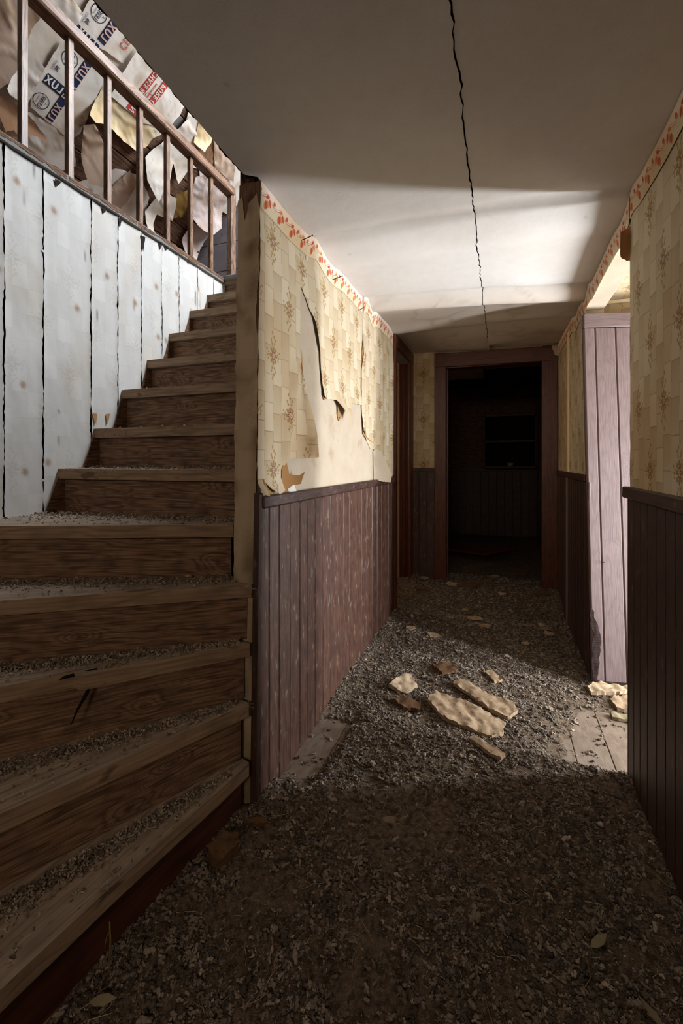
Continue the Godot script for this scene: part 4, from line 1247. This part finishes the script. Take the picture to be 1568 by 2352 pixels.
	for c in [[-0.511, -1.592], [-0.256, -1.595]]:
		ring(blue, c[0], c[1], 0.037, M.ink_blue)
		lettering(blue, "LEVER", Vector2(c[0] - 0.002, c[1] - 0.002), Sp, -Zp, 0.019, M.ink_blue, true, 0.8)
		lettering(blue, "A", Vector2(c[0] + 0.002, c[1] - 0.023), Sp, -Zp, 0.009, M.ink_blue)
		lettering(blue, "product", Vector2(c[0] - 0.002, c[1] + 0.018), Sp, -Zp, 0.008, M.ink_blue, false)
	lettering(blue, "36", Vector2(-0.333, -1.572), Sp, -Zp, 0.017, M.ink_blue)
	lettering(blue, "PACKETS", Vector2(-0.327, -1.554), Sp, -Zp, 0.009, M.ink_blue, false)
	var up := paper("printed_sheet", P.call([-0.118, -1.535, 0.02, -1.53, 0.16, -1.55, 0.16, -1.80, -0.08, -1.795, -0.10, -1.70, -0.118, -1.66]), M.paper, 0.012, Vector3.ZERO, "soap carton sheet above the handrail beside the ceiling edge", 102)
	band(up, "printed_band", -0.088, 0.16, -1.640, -1.680, M.ink_blue)
	for t in [-0.028, 0.095]: lettering(up, "LUX", Vector2(t, -1.660), Sp, -Zp, 0.036, M.ink_pink, true, 1.0, 0.0032)
	band(up, "printed_band", -0.135, -0.105, -1.545, -1.665, M.ink_blue)
	lettering(up, "LUX", Vector2(-0.122, -1.60), Zp, Sp, 0.036, M.ink_white, true, 1.0, 0.0032)
	ring(up, 0.0, -1.588, 0.037, M.ink_blue)
	lettering(up, "LEVER", Vector2(-0.002, -1.59), Sp, -Zp, 0.019, M.ink_blue, true, 0.8)
	lettering(up, "A", Vector2(0.002, -1.612), Sp, -Zp, 0.009, M.ink_blue)
	lettering(up, "product", Vector2(-0.002, -1.571), Sp, -Zp, 0.008, M.ink_blue, false)
	lettering(up, "36", Vector2(-0.067, -1.568), Sp, -Zp, 0.017, M.ink_blue)
	lettering(up, "PACKETS", Vector2(-0.060, -1.551), Sp, -Zp, 0.009, M.ink_blue, false)
	lettering(up, "CE", Vector2(-0.005, -1.748), Sp, -Zp, 0.035, M.ink_red_pale)
	for bp in [[-0.42, -0.4, 0.22, -0.4, 0.22, -2.12, 0.0, -2.2, -0.1, -2.12, -0.2, -2.2, -0.28, -2.16, -0.30, -1.98, -0.26, -1.86, -0.40, -1.80, -0.52, -1.83, -0.62, -1.80, -0.86, -1.70, -0.9, -0.9, -0.7, -0.4],
			[0.20, -2.14, 0.20, -3.02, -0.30, -3.02, -0.36, -2.80, -0.30, -2.66, -0.20, -2.55, -0.28, -2.42, -0.14, -2.30, -0.02, -2.25], [-0.56, -2.10, -0.50, -2.24, -0.58, -2.40, -0.70, -2.46, -1.0, -2.40, -1.0, -1.95, -0.80, -1.96]]:
		put("paper_layer", sheet(rough(PackedVector2Array(P.call(bp)), 0.02, 0.005, 130 + bp.size()), 0.02, func(v: Vector2) -> Vector3: return slope(v.x, v.y, 0.003 + 0.004 * (1.0 + noise_a.get_noise_2d(v.x * 300.0, v.y * 300.0))), Vector2.ONE, func(v: Vector2) -> Color: return paper_stain(v, 7)), M.paper, w)
	var red := paper("printed_sheet", P.call([-0.25, -1.83, -0.125, -1.81, 0.03, -1.80, 0.06, -1.86, 0.06, -2.17, -0.05, -2.20, -0.13, -2.19, -0.235, -2.06, -0.24, -2.0, -0.245, -1.93]), M.paper, 0.016, Vector3(-0.1, -1.78, 0.012), "sheet printed with red bands and red small type beside the ceiling edge", 103)
	band(red, "printed_band", -0.155, 0.022, -1.925, -1.963, M.ink_red)
	lettering(red, "CHASE & S", Vector2(-0.064, -1.944), -Sp, Zp, 0.026, M.ink_white, true, 0.95, 0.0032)
	band(red, "printed_band", -0.155, 0.022, -2.002, -2.040, M.ink_red)
	lettering(red, "PURE C", Vector2(-0.06, -2.021), -Sp, Zp, 0.028, M.ink_white, true, 1.0, 0.0032)
	lettering(red, "VACUUM", Vector2(-0.05, -1.983), -Sp, Zp, 0.010, M.ink_red)
	ring(red, -0.105, -1.988, 0.019, M.ink_red)
	lettering(red, "REG.", Vector2(-0.105, -1.985), -Sp, Zp, 0.010, M.ink_red)
	var lines := ["NET WEIGHT", "THE RETAIL GROCER", "ADJUSTMENT IN WEIGHT", "STANDARD B", "GUARANTEED"]
	for j in 5: lettering(red, lines[j], Vector2(-0.09, -1.832 - j * 0.016), -Sp, Zp, 0.010, M.ink_red_pale, j == 3)
	band(red, "printed_band", -0.238, -0.205, -1.93, -2.03, M.ink_red)
	lettering(red, "N", Vector2(-0.221, -1.965), -Sp, Zp, 0.030, M.ink_white, true, 1.0, 0.0032)
	paper("torn_sheet", P.call([-0.40, -1.79, -0.23, -1.78, -0.22, -1.86, -0.22, -2.02, -0.22, -2.16, -0.32, -2.165, -0.39, -2.13, -0.395, -2.03, -0.38, -1.90, -0.41, -1.83]), M.paper_cream, 0.008, Vector3(-0.42, -1.95, 0.03), "cream torn sheet with brown water stains over the bare planks", 104)
	paper("torn_sheet", P.call([-0.38, -2.18, -0.13, -2.24, 0.03, -2.26, 0.02, -2.31, -0.0, -2.34, -0.12, -2.39, -0.22, -2.48, -0.37, -2.47, -0.29, -2.36, -0.39, -2.40, -0.54, -2.39, -0.48, -2.26]), M.paper, 0.02, Vector3(-0.52, -2.38, 0.07), "large white sheet hanging loose with a pointed torn corner", 105)
	paper("torn_sheet", P.call([-0.79, -2.51, -0.67, -2.42, -0.49, -2.42, -0.46, -2.55, -0.51, -2.59, -0.61, -2.64, -0.64, -2.51, -0.72, -2.52, -0.79, -2.59]), M.paper, 0.02, Vector3(-0.75, -2.55, 0.08), "crumpled pale scrap low down near the fifth baluster", 106)
	paper("torn_sheet", P.call([0.03, -2.45, 0.07, -2.67, -0.09, -2.83, -0.11, -2.75, -0.12, -2.63]), M.paper_tan, 0.014, Vector3.ZERO, "grey tan sheet under the ceiling edge near the newel post", 107)
	paper("torn_sheet", P.call([0.05, -2.30, 0.06, -2.44, -0.02, -2.47, -0.09, -2.46, -0.10, -2.37]), M.paper_cream, 0.022, Vector3(-0.1, -2.46, 0.03), "bright cream scrap with a ragged lower edge under the ceiling edge", 108)
	paper("torn_sheet", P.call([-0.10, -2.36, -0.10, -2.46, 0.0, -2.47, 0.05, -2.46, -0.05, -2.56, -0.12, -2.63, -0.14, -2.50]), M.paper_brown, 0.008, Vector3.ZERO, "brown sheet under the bright cream scrap", 109)
	paper("torn_sheet", P.call([-0.26, -2.55, -0.21, -2.59, -0.21, -2.73, -0.21, -2.89, -0.33, -2.94, -0.41, -2.99, -0.50, -2.94, -0.51, -2.81, -0.48, -2.68]), M.paper_lilac, 0.02, Vector3(-0.5, -2.9, 0.06), "lilac grey sheet bulging between the last two balusters", 110)
	paper("torn_sheet", P.call([-0.53, -2.78, -0.49, -2.94, -0.45, -3.0, -0.62, -3.0, -0.76, -2.98, -0.75, -2.90, -0.69, -2.82]), M.paper_lilac, 0.016, Vector3(-0.7, -2.98, 0.05), "pale lilac scrap low beside the newel post", 111)
	paper("torn_sheet", P.call([-0.33, -1.10, -0.10, -1.20, -0.12, -1.30, -0.19, -1.41, -0.30, -1.42, -0.44, -1.44, -0.53, -1.43, -0.68, -1.37, -0.65, -1.10]), M.paper_tan, 0.014, Vector3(-0.5, -1.43, 0.03), "plain grey sheet above the first baluster", 112)
	paper("torn_sheet", P.call([-0.56, -1.44, -0.48, -1.435, -0.42, -1.44, -0.355, -1.46, -0.37, -1.53, -0.50, -1.545, -0.58, -1.56, -0.58, -1.47]), M.paper, 0.016, Vector3(-0.5, -1.43, 0.02), "pale rounded sheet between the first two balusters", 113)
	paper("torn_sheet", P.call([-0.60, -1.57, -0.575, -1.68, -0.59, -1.77, -0.59, -1.83, -0.68, -1.89, -0.83, -1.79, -0.80, -1.55, -0.66, -1.50]), M.paper, 0.010, Vector3(-0.75, -1.85, 0.03), "plain sheet hanging low behind the second baluster", 114)
	paper("torn_sheet", P.call([-0.61, -1.42, -0.59, -1.47, -0.60, -1.56, -0.63, -1.64, -0.655, -1.70, -0.665, -1.62, -0.68, -1.54, -0.70, -1.45]), M.paper_brown, 0.05, Vector3(-0.68, -1.55, 0.06), "shaggy brown strip of layered paper under the ringed emblem", 115)
	paper("torn_sheet", P.call([-0.71, -1.44, -0.70, -1.53, -0.73, -1.60, -0.77, -1.63, -0.80, -1.56, -0.82, -1.46]), M.paper_tan, 0.07, Vector3(-0.78, -1.5, 0.09), "curled tan strip at the foot of the first baluster", 116)
	paper("torn_sheet", P.call([-0.16, -1.36, -0.02, -1.44, -0.06, -1.54, -0.115, -1.545, -0.14, -1.47]), M.paper, 0.010, Vector3.ZERO, "white sheet with rusty nail stains above the handrail", 117)
	paper("torn_sheet", P.call([-0.47, -1.80, -0.42, -1.84, -0.50, -1.99, -0.62, -2.0, -0.69, -1.92, -0.60, -1.87]), M.paper_tan, 0.03, Vector3(-0.6, -1.98, 0.12), "stiff triangular flap curling out between the second and third balusters", 118)
	paper("torn_sheet", P.call([-0.83, -2.17, -0.63, -2.15, -0.51, -2.17, -0.55, -2.26, -0.69, -2.29, -0.83, -2.28]), M.paper_tan, 0.010, Vector3.ZERO, "stained tan sheet below the bare planks near the third baluster", 119)
	paper("torn_sheet", P.call([-0.46, -2.54, -0.36, -2.58, -0.34, -2.68, -0.55, -2.70, -0.60, -2.63]), M.paper_yellow, 0.008, Vector3.ZERO, "mustard yellow stained scrap behind the sixth baluster", 120)

# ------------------------------------------------------------------ dirt and litter
func bare(x: float, z: float) -> float:
	# how clean the boards are, 0 to 1
	var b := 0.0
	b = maxf(b, (1.0 - smoothstep(0.06, 0.12, absf(x + 0.725 + (z + 1.7) * 0.08))) * smoothstep(-2.02, -1.85, z) * (1.0 - smoothstep(-1.5, -1.4, z)))
	b = maxf(b, smoothstep(0.12, 0.3, x + (z + 2.05) * 0.35) * smoothstep(-2.62, -2.35, z - x * 0.1) * (1.0 - smoothstep(-1.98, -1.88, z)))
	b = maxf(b, 0.75 * (1.0 - smoothstep(0.03, 0.12, Vector2((x + 0.36) * 0.7, z + 1.46).length())))
	b = maxf(b, 0.7 * (1.0 - smoothstep(0.1, 0.3, Vector2(x + 0.72, z + 3.75).length())))
	return clampf(b + 0.35 * noise_b.get_noise_2d(x * 500.0, z * 500.0) * smoothstep(0.05, 0.3, b), 0.0, 1.0)

func dusty(x: float, z: float) -> float:
	# smooth dust where few crumbs lie
	var b := bare(x, z)
	b = maxf(b, 0.9 * (1.0 - smoothstep(0.06, 0.24, Vector2((x + 0.30) * 0.7, z + 1.42).length())))
	b = maxf(b, 0.85 * (1.0 - smoothstep(0.05, 0.18, Vector2(x + 0.62, z + 1.06).length())))
	b = maxf(b, 0.85 * (1.0 - smoothstep(0.05, 0.2, Vector2((x + 0.28) * 1.5, z + 0.95).length())))
	return clampf(b + 0.4 * noise_b.get_noise_2d(x * 500.0, z * 500.0) * smoothstep(0.05, 0.3, b), 0.0, 1.0)

func dirt_y(x: float, z: float) -> float:
	var n := noise_a.get_noise_2d(x * 300.0, z * 300.0)
	var m := noise_b.get_noise_2d(x * 700.0 + 40.0, z * 700.0)
	var d := 0.014 + 0.012 * n + 0.006 * m
	d += 0.028 * exp(-(pow((x + 0.15) / 0.45, 2.0) + pow((z + 2.25) / 0.5, 2.0)))
	d += 0.02 * exp(-pow((x + 0.79) / 0.06, 2.0)) + 0.015 * exp(-pow((x - XR) / 0.08, 2.0)) * (1.0 if z > -1.9 or z < -2.7 else 0.0)
	d = d * (1.0 - bare(x, z)) - 0.006 * smoothstep(0.6, 0.9, bare(x, z))
	return d + 0.10 * smoothstep(-3.5, -4.15, z)

func build_dirt() -> void:
	var poly := PackedVector2Array([Vector2(-0.90, 0.6), Vector2(-0.91, -1.25), Vector2(-0.79, -1.29), Vector2(-0.79, -3.42), Vector2(-1.0, -3.44), Vector2(-1.0, -4.02), Vector2(-0.79, -4.04), Vector2(-0.79, -4.11), Vector2(-0.48, -4.11), Vector2(-0.48, -4.3), Vector2(-1.5, -4.4), Vector2(-1.5, -6.8), Vector2(0.6, -6.8), Vector2(0.6, -4.4), Vector2(0.34, -4.3), Vector2(0.34, -4.11), Vector2(0.455, -4.11), Vector2(0.455, -2.66), Vector2(1.4, -2.9), Vector2(1.4, -1.6), Vector2(0.57, -1.6), Vector2(0.57, -1.93), Vector2(0.45, -1.93), Vector2(0.45, 0.6)])
	var d := put("dirt_layer", sheet(poly, 0.02, func(v: Vector2) -> Vector3: return Vector3(v.x, dirt_y(v.x, v.y), v.y)), M.dirt)
	tag(d, "layer of dark dirt and droppings covering the hall floor", "dirt", "", "stuff")
	# crumbs
	var kinds := [crumb(3, 0.7, 5), crumb(17, 0.8, 7), crumb(29, 0.6, 4), crumb(41, 0.75, 9), crumb(53, 0.3, 2)]
	var lots: Array = [[], [], [], [], []]
	var r := RandomNumberGenerator.new()
	r.seed = 4242
	var tries := 0
	while tries < 130000:
		tries += 1
		var z := -lerpf(0.42, 4.35, pow(r.randf(), 1.3))
		var x := r.randf_range(-0.93, 0.46)
		if z < -1.95 and z > -2.6 and r.randf() < 0.18: x = r.randf_range(0.4, 1.2)
		if x < -0.79 and z < -1.24: continue
		if x < -0.90: continue
		var b := dusty(x, z)
		if r.randf() < b * 1.02: continue
		var clump := noise_b.get_noise_2d(x * 420.0 + 200.0, z * 420.0)
		if r.randf() > 0.62 + clump * 0.9: continue
		var sz := 0.0022 + 0.0062 * pow(r.randf(), 2.4)
		if r.randf() < 0.06: sz *= r.randf_range(1.4, 2.0)
		var k := r.randi() % 4
		if r.randf() < 0.06: k = 4
		var bs := Basis.from_euler(Vector3(r.randf_range(-0.5, 0.5), r.randf() * TAU, r.randf_range(-0.5, 0.5))).scaled_local(Vector3(sz * r.randf_range(0.8, 1.6), sz, sz * r.randf_range(0.7, 1.2)))
		var g := pow(r.randf(), 1.7) * (1.0 if sz < 0.004 else 0.6)
		var c := Color(0.055, 0.043, 0.034).lerp(Color(0.38, 0.32, 0.26), g)
		if r.randf() < 0.015: c = Color(0.34, 0.28, 0.22)
		lots[k].append([Transform3D(bs, Vector3(x, maxf(dirt_y(x, z), 0.0) + sz * 0.35, z)), c])
	for k in 5:
		scatter("dirt_crumbs", kinds[k], M.crumb, lots[k], "loose crumbs of dark dirt scattered over the hall floor")
	# straws and chips
	var ss: Array = [[], []]
	for j in 900:
		var z := -lerpf(0.5, 4.3, r.randf())
		var x := r.randf_range(-0.88, 0.45)
		if x < -0.79 and z < -1.24: continue
		if r.randf() < bare(x, z) * 0.9: continue
		var ln := r.randf_range(0.25, 1.1)
		var bs := Basis.from_euler(Vector3(r.randf_range(-0.12, 0.12), r.randf() * TAU, r.randf() * TAU)).scaled_local(Vector3(1, 1, ln))
		ss[r.randi() % 2].append([Transform3D(bs, Vector3(x, maxf(dirt_y(x, z), 0.0) + 0.006, z)), Color(0.20, 0.15, 0.09).lerp(Color(0.42, 0.33, 0.21), r.randf())])
	for k in 2:
		var st := begin()
		if k == 0: tube(st, [Vector3(0, 0, -0.03), Vector3(0.003, 0.002, -0.01), Vector3(-0.002, 0.001, 0.012), Vector3(0.002, 0, 0.03)], 0.0008, 0.0005, 4)
		else: tube(st, [Vector3(0.008, 0, -0.03), Vector3(0, 0.003, -0.008), Vector3(0.001, 0.004, 0.01), Vector3(0.009, 0, 0.03)], 0.0007, 0.0004, 4)
		scatter("straw_litter", done(st), M.straw, ss[k], "short dry straws strewn through the dirt on the floor")
	# litter on the treads, thickest against each riser
	var lit: Array = [[], []]
	var S := steps()
	for i in 9:
		var A: Vector2 = S[i][1]
		var B: Vector2 = S[i][2]
		var A2: Vector2 = S[i + 1][1]
		var B2: Vector2 = S[i + 1][2]
		for j in (3400 if i < 3 else 1500 if i < 6 else 700):
			var t := r.randf()
			var f := 1.0 - pow(r.randf(), 0.75 if i in [0] else 0.5) * 0.9
			if r.randf() < 0.78: f = 1.0 - absf(r.randfn(0.0, 0.22 if i < 3 else 0.3))
			if f < 0.06: continue
			if f < 0.55 and noise_b.get_noise_2d(t * 800.0 + i * 90.0, f * 300.0) < 0.1: continue
			var p := A.lerp(B, t).lerp(A2.lerp(B2, t), f * 0.97)
			if i == 2 and t > 0.34 and f < 0.2: continue
			if p.x > -0.83 and p.y < -1.2: continue
			var sz := 0.0018 + 0.0032 * pow(r.randf(), 2.0)
			var pile := 0.012 * smoothstep(0.6, 1.0, f) * (1.0 + noise_b.get_noise_2d(p.x * 700.0, p.y * 700.0)) if i < 6 else 0.004
			var bs := Basis.from_euler(Vector3(r.randf() * 3.0, r.randf() * TAU, r.randf() * 3.0)).scaled_local(Vector3(sz * 1.5, sz, sz))
			lit[r.randi() % 2].append([Transform3D(bs, Vector3(p.x, S[i][0] + sz * 0.4 + pile * r.randf(), p.y)), Color(0.10, 0.08, 0.06).lerp(Color(0.42, 0.35, 0.28), pow(r.randf(), 1.3))])
	for k in 2:
		scatter("step_litter", kinds[k], M.crumb, lit[k], "sawdust-like litter heaped along the backs of the stair treads")

func scatter(called: String, m: Mesh, mt: Material, list: Array, label: String) -> void:
	var mm := MultiMesh.new()
	mm.transform_format = MultiMesh.TRANSFORM_3D
	mm.use_colors = true
	mm.mesh = m
	mm.instance_count = list.size()
	for i in list.size():
		mm.set_instance_transform(i, list[i][0])
		mm.set_instance_color(i, list[i][1])
	var o := MultiMeshInstance3D.new()
	o.multimesh = mm
	o.material_override = mt
	o.name = numbered(called)
	add_child(o, true)
	tag(o, label, "litter", "", "stuff")

func flake(poly: Array, m: Material, thick: float, tilt: Vector2, label: String, sd: int, group := "") -> void:
	var pv := PackedVector2Array()
	var c := Vector2.ZERO
	for j in range(0, poly.size(), 2):
		pv.append(Vector2(poly[j], poly[j + 1]))
		c += pv[-1]
	c /= pv.size()
	for j in pv.size(): pv[j] -= c
	var o := put("plaster_flake", plate(rough(pv, 0.012, 0.004, sd), 0.0, thick, thick * 0.6, 0.012, sd * 1.0), m)
	o.position = Vector3(c.x, maxf(dirt_y(c.x, c.y), 0.0) + 0.006, c.y)
	o.rotation = Vector3(tilt.x, 0, tilt.y)
	tag(o, label, "plaster", group)

func build_things() -> void:
	flake([-0.327, -2.094, -0.299, -2.165, -0.107, -2.117, 0.02, -2.047, 0.006, -1.974, -0.035, -1.941, -0.199, -1.977, -0.248, -2.0], M.flake, 0.02, Vector2(0.12, -0.02), "largest tan plaster slab lying on the lit dirt", 201)
	flake([-0.231, -2.294, -0.197, -2.348, -0.065, -2.25, 0.053, -2.21, 0.072, -2.149, 0.029, -2.091, -0.038, -2.12, -0.136, -2.212], M.flake, 0.018, Vector2(0.1, 0.03), "long tan plaster slab just behind the largest one", 202)
	flake([-0.127, -1.889, -0.102, -1.902, 0.015, -1.839, 0.001, -1.805, -0.053, -1.83], M.flake, 0.015, Vector2(0.05, 0), "narrow plaster sliver in front of the two long slabs", 203)
	flake([-0.543, -2.193, -0.493, -2.312, -0.451, -2.313, -0.397, -2.233, -0.447, -2.157], M.flake_pale, 0.02, Vector2(0.14, -0.1), "rough pale plaster lump left of the long slabs", 204)
	flake([-0.487, -2.072, -0.462, -2.105, -0.358, -2.095, -0.358, -2.025, -0.431, -2.021], M.flake_dark, 0.015, Vector2(0.1, 0), "dull brown plaster piece in front of the rough pale lump", 205)
	flake([-0.366, -2.484, -0.27, -2.536, -0.22, -2.458, -0.297, -2.399], M.flake_dark, 0.015, Vector2(0.05, 0.05), "grey brown plaster piece at the far rim of the lit dirt", 206)
	flake([-0.079, -2.494, -0.046, -2.521, 0.008, -2.437, -0.031, -2.409], M.flake, 0.015, Vector2(0.12, 0.1), "small bright plaster chip standing in straw behind the long slabs", 207)
	flake([0.419, -2.545, 0.47, -2.60, 0.66, -2.60, 0.56, -2.53, 0.429, -2.50], M.flake_pale, 0.02, Vector2(0.06, 0.02), "pale broken plaster strip under the pink door", 208)
	flake([0.506, -2.484, 0.564, -2.53, 0.66, -2.51, 0.627, -2.409, 0.522, -2.405], M.flake, 0.015, Vector2(0.1, 0.05), "tan plaster piece on the boards before the pink door", 209)
	flake([0.482, -2.367, 0.62, -2.368, 0.61, -2.303, 0.485, -2.329], M.leaf, 0.015, Vector2(0.05, 0.03), "grey green wood scrap beside the opening's wall edge", 210)
	flake([-0.786, -1.215, -0.723, -1.245, -0.70, -1.235, -0.753, -1.205], M.flake_dark, 0.012, Vector2(0.05, 0), "flat brown flake at the foot of the wall end", 211)
	flake([-0.805, -1.063, -0.79, -1.122, -0.75, -1.137, -0.729, -1.106, -0.757, -1.044], M.flake_dark, 0.03, Vector2(0.1, -0.1), "crumbly plaster lump against the red bottom riser", 212)
	var r := RandomNumberGenerator.new()
	r.seed = 909
	for f in [[-0.66, -4.06, 0.043, "flat flake against the wall between the left doorway and the back doorway"], [-0.41, -4.0, 0.06, "plaster flake at the foot of the back doorway's left plinth"], [-0.264, -4.02, 0.085, "broad plaster flake lying in the middle of the back doorway"], [-0.334, -3.98, 0.038, "small tan flake just in front of the broad flake in the doorway"], [-0.665, -3.88, 0.06, "flat flake lying just inside the left doorway"], [0.007, -3.88, 0.036, "lone small orange-tan flake in the middle before the back doorway"], [0.308, -3.98, 0.08, "broad flake at the foot of the back doorway's right plinth"], [-0.183, -3.40, 0.062, "tan flake lying on the sill board across the hall"], [-0.106, -3.29, 0.044, "tan flake just in front of the one on the sill board"], [-0.432, -2.99, 0.05, "flat brownish flake on the left of the shadowed floor before the sill"], [0.275, -3.445, 0.029, ""], [0.308, -3.287, 0.033, ""], [-0.272, -3.571, 0.025, ""], [0.092, -4.03, 0.03, ""], [-0.046, -4.30, 0.04, "flake lying in the threshold of the dark back room"], [0.168, -4.6, 0.09, "large flake on the floor of the dark back room"], [-0.60, -3.05, 0.04, ""], [0.15, -3.05, 0.03, ""]]:
		var pts: Array = []
		for k in 7:
			var a := TAU * k / 7.0 + r.randf_range(-0.3, 0.3)
			var rr: float = f[2] * r.randf_range(0.65, 1.05)
			pts.append(f[0] + cos(a) * rr); pts.append(f[1] + sin(a) * rr * 0.8)
		flake(pts, M.flake if r.randf() < 0.6 else M.flake_dark, 0.008, Vector2(r.randf_range(0.02, 0.14), r.randf_range(-0.08, 0.08)), f[3] if f[3] != "" else "tiny plaster flake scattered on the shadowed floor towards the back doorway", 220 + int(f[2] * 1000), "flakes on the shadowed floor")
	# leaves
	var lf := [[0.225, -1.219, 0.8, "pale dead leaf lying by the right wall boards, the farther of two"], [0.301, -1.10, 2.3, "pale dead leaf nearest to the right wall boards"], [-0.80, -0.70, 0.4, "pale dead leaf at the foot of the bottom step"]]
	for l in lf:
		var o := put("dead_leaf", plate(PackedVector2Array([Vector2(-0.03, 0), Vector2(-0.015, 0.009), Vector2(0.006, 0.011), Vector2(0.03, 0), Vector2(0.008, -0.009), Vector2(-0.014, -0.008)]), 0.0, 0.001, 0.004, 0.006, 3.0), M.leaf)
		o.position = Vector3(l[0], dirt_y(l[0], l[1]) + 0.012, l[1])
		o.rotation = Vector3(0.3, l[2], 0.15)
		tag(o, l[3], "leaf", "dead leaves on the floor")
	var peb := put("pebble", crumb(77, 0.9), M.frame_paint)
	peb.scale = Vector3.ONE * 0.009
	peb.position = Vector3(0.305, dirt_y(0.305, -1.619) + 0.01, -1.619)
	tag(peb, "round pale pebble on the dirt near the right wall", "pebble")
	# long grass stalks
	var stalks := [
		[[0.166, -1.208, 0.189, -1.171, 0.192, -1.126, 0.169, -1.087], "long bent dry stalk with a hooked end near the right wall"],
		[[-0.011, -1.154, 0.009, -1.105, 0.021, -1.051], "long straight dry stalk in the middle of the foreground dirt"],
		[[-0.099, -1.396, -0.068, -1.345], "short dry stalk at the rim of the dusty patch"],
		[[-0.063, -1.246, -0.038, -1.194], "thin dry stalk just beyond the long straight one"],
		[[-0.411, -1.159, -0.353, -1.127], "dry stalk lying towards the bottom step"],
		[[-0.035, -1.011, -0.012, -0.95], "dry stalk at the bottom of the picture"]]
	for s in stalks:
		var pts: Array = []
		for j in range(0, s[0].size(), 2):
			pts.append(Vector3(s[0][j], dirt_y(s[0][j], s[0][j + 1]) + 0.012, s[0][j + 1]))
		var st := begin()
		tube(st, pts, 0.0012, 0.0007, 5)
		tag(put("grass_stalk", done(st), M.stalk), s[1], "stalk")
	var tw := begin()
	tube(tw, [Vector3(-0.865, 0.02, -0.775), Vector3(-0.868, 0.065, -0.78), Vector3(-0.868, 0.112, -0.778)], 0.0028, 0.0016, 5)
	tube(tw, [Vector3(-0.868, 0.09, -0.78), Vector3(-0.868, 0.085, -0.77), Vector3(-0.864, 0.07, -0.76)], 0.0013, 0.0007, 4)
	tag(put("twig", done(tw), M.stalk), "dry forked twig leaning against the bottom riser", "twig")
	# dirty cobweb tufts on the steps
	for c in [[-0.80, 0.382, -1.262, "grey cobweb tuft hanging from the end of the second step"], [-0.93, 0.20, -0.86, "white cobweb tuft on the bottom step"], [-0.885, 0.195, -0.775, "pale fluffy tuft at the edge of the bottom step"], [-0.795, 0.775, -1.275, "cobweb rag on the splintered end of the fourth step"]]:
		var st := begin()
		for k in 16:
			var a := Vector3(r.randfn(0, 0.008), r.randfn(0, 0.003), r.randfn(0, 0.008))
			var b := a + Vector3(r.randfn(0, 0.012), -absf(r.randfn(0, 0.012)) if c[1] > 0.3 else absf(r.randfn(0, 0.003)), r.randfn(0, 0.012))
			tube(st, [a, a.lerp(b, 0.5) + Vector3(r.randfn(0, 0.004), 0.002, r.randfn(0, 0.004)), b], 0.0007, 0.0004, 3)
		var o := put("cobweb_tuft", done(st), M.frame_paint)
		o.position = Vector3(c[0], c[1], c[2])
		tag(o, c[3], "cobweb", "cobwebs on the steps")

func _ready() -> void:
	rng.seed = 20240
	noise_a.seed = 5
	noise_a.frequency = 0.01
	noise_a.fractal_octaves = 3
	noise_b.seed = 9
	noise_b.frequency = 0.02
	noise_b.fractal_octaves = 3
	set_up()
	make_materials()
	build_floor()
	build_ceiling()
	build_left_wall()
	build_left_door()
	build_right_wall()
	build_back_wall()
	build_far_room()
	build_side_room()
	build_stair_wall()
	build_stairs()
	build_railing()
	build_pink_door()
	build_attic()
	build_dirt()
	build_things()
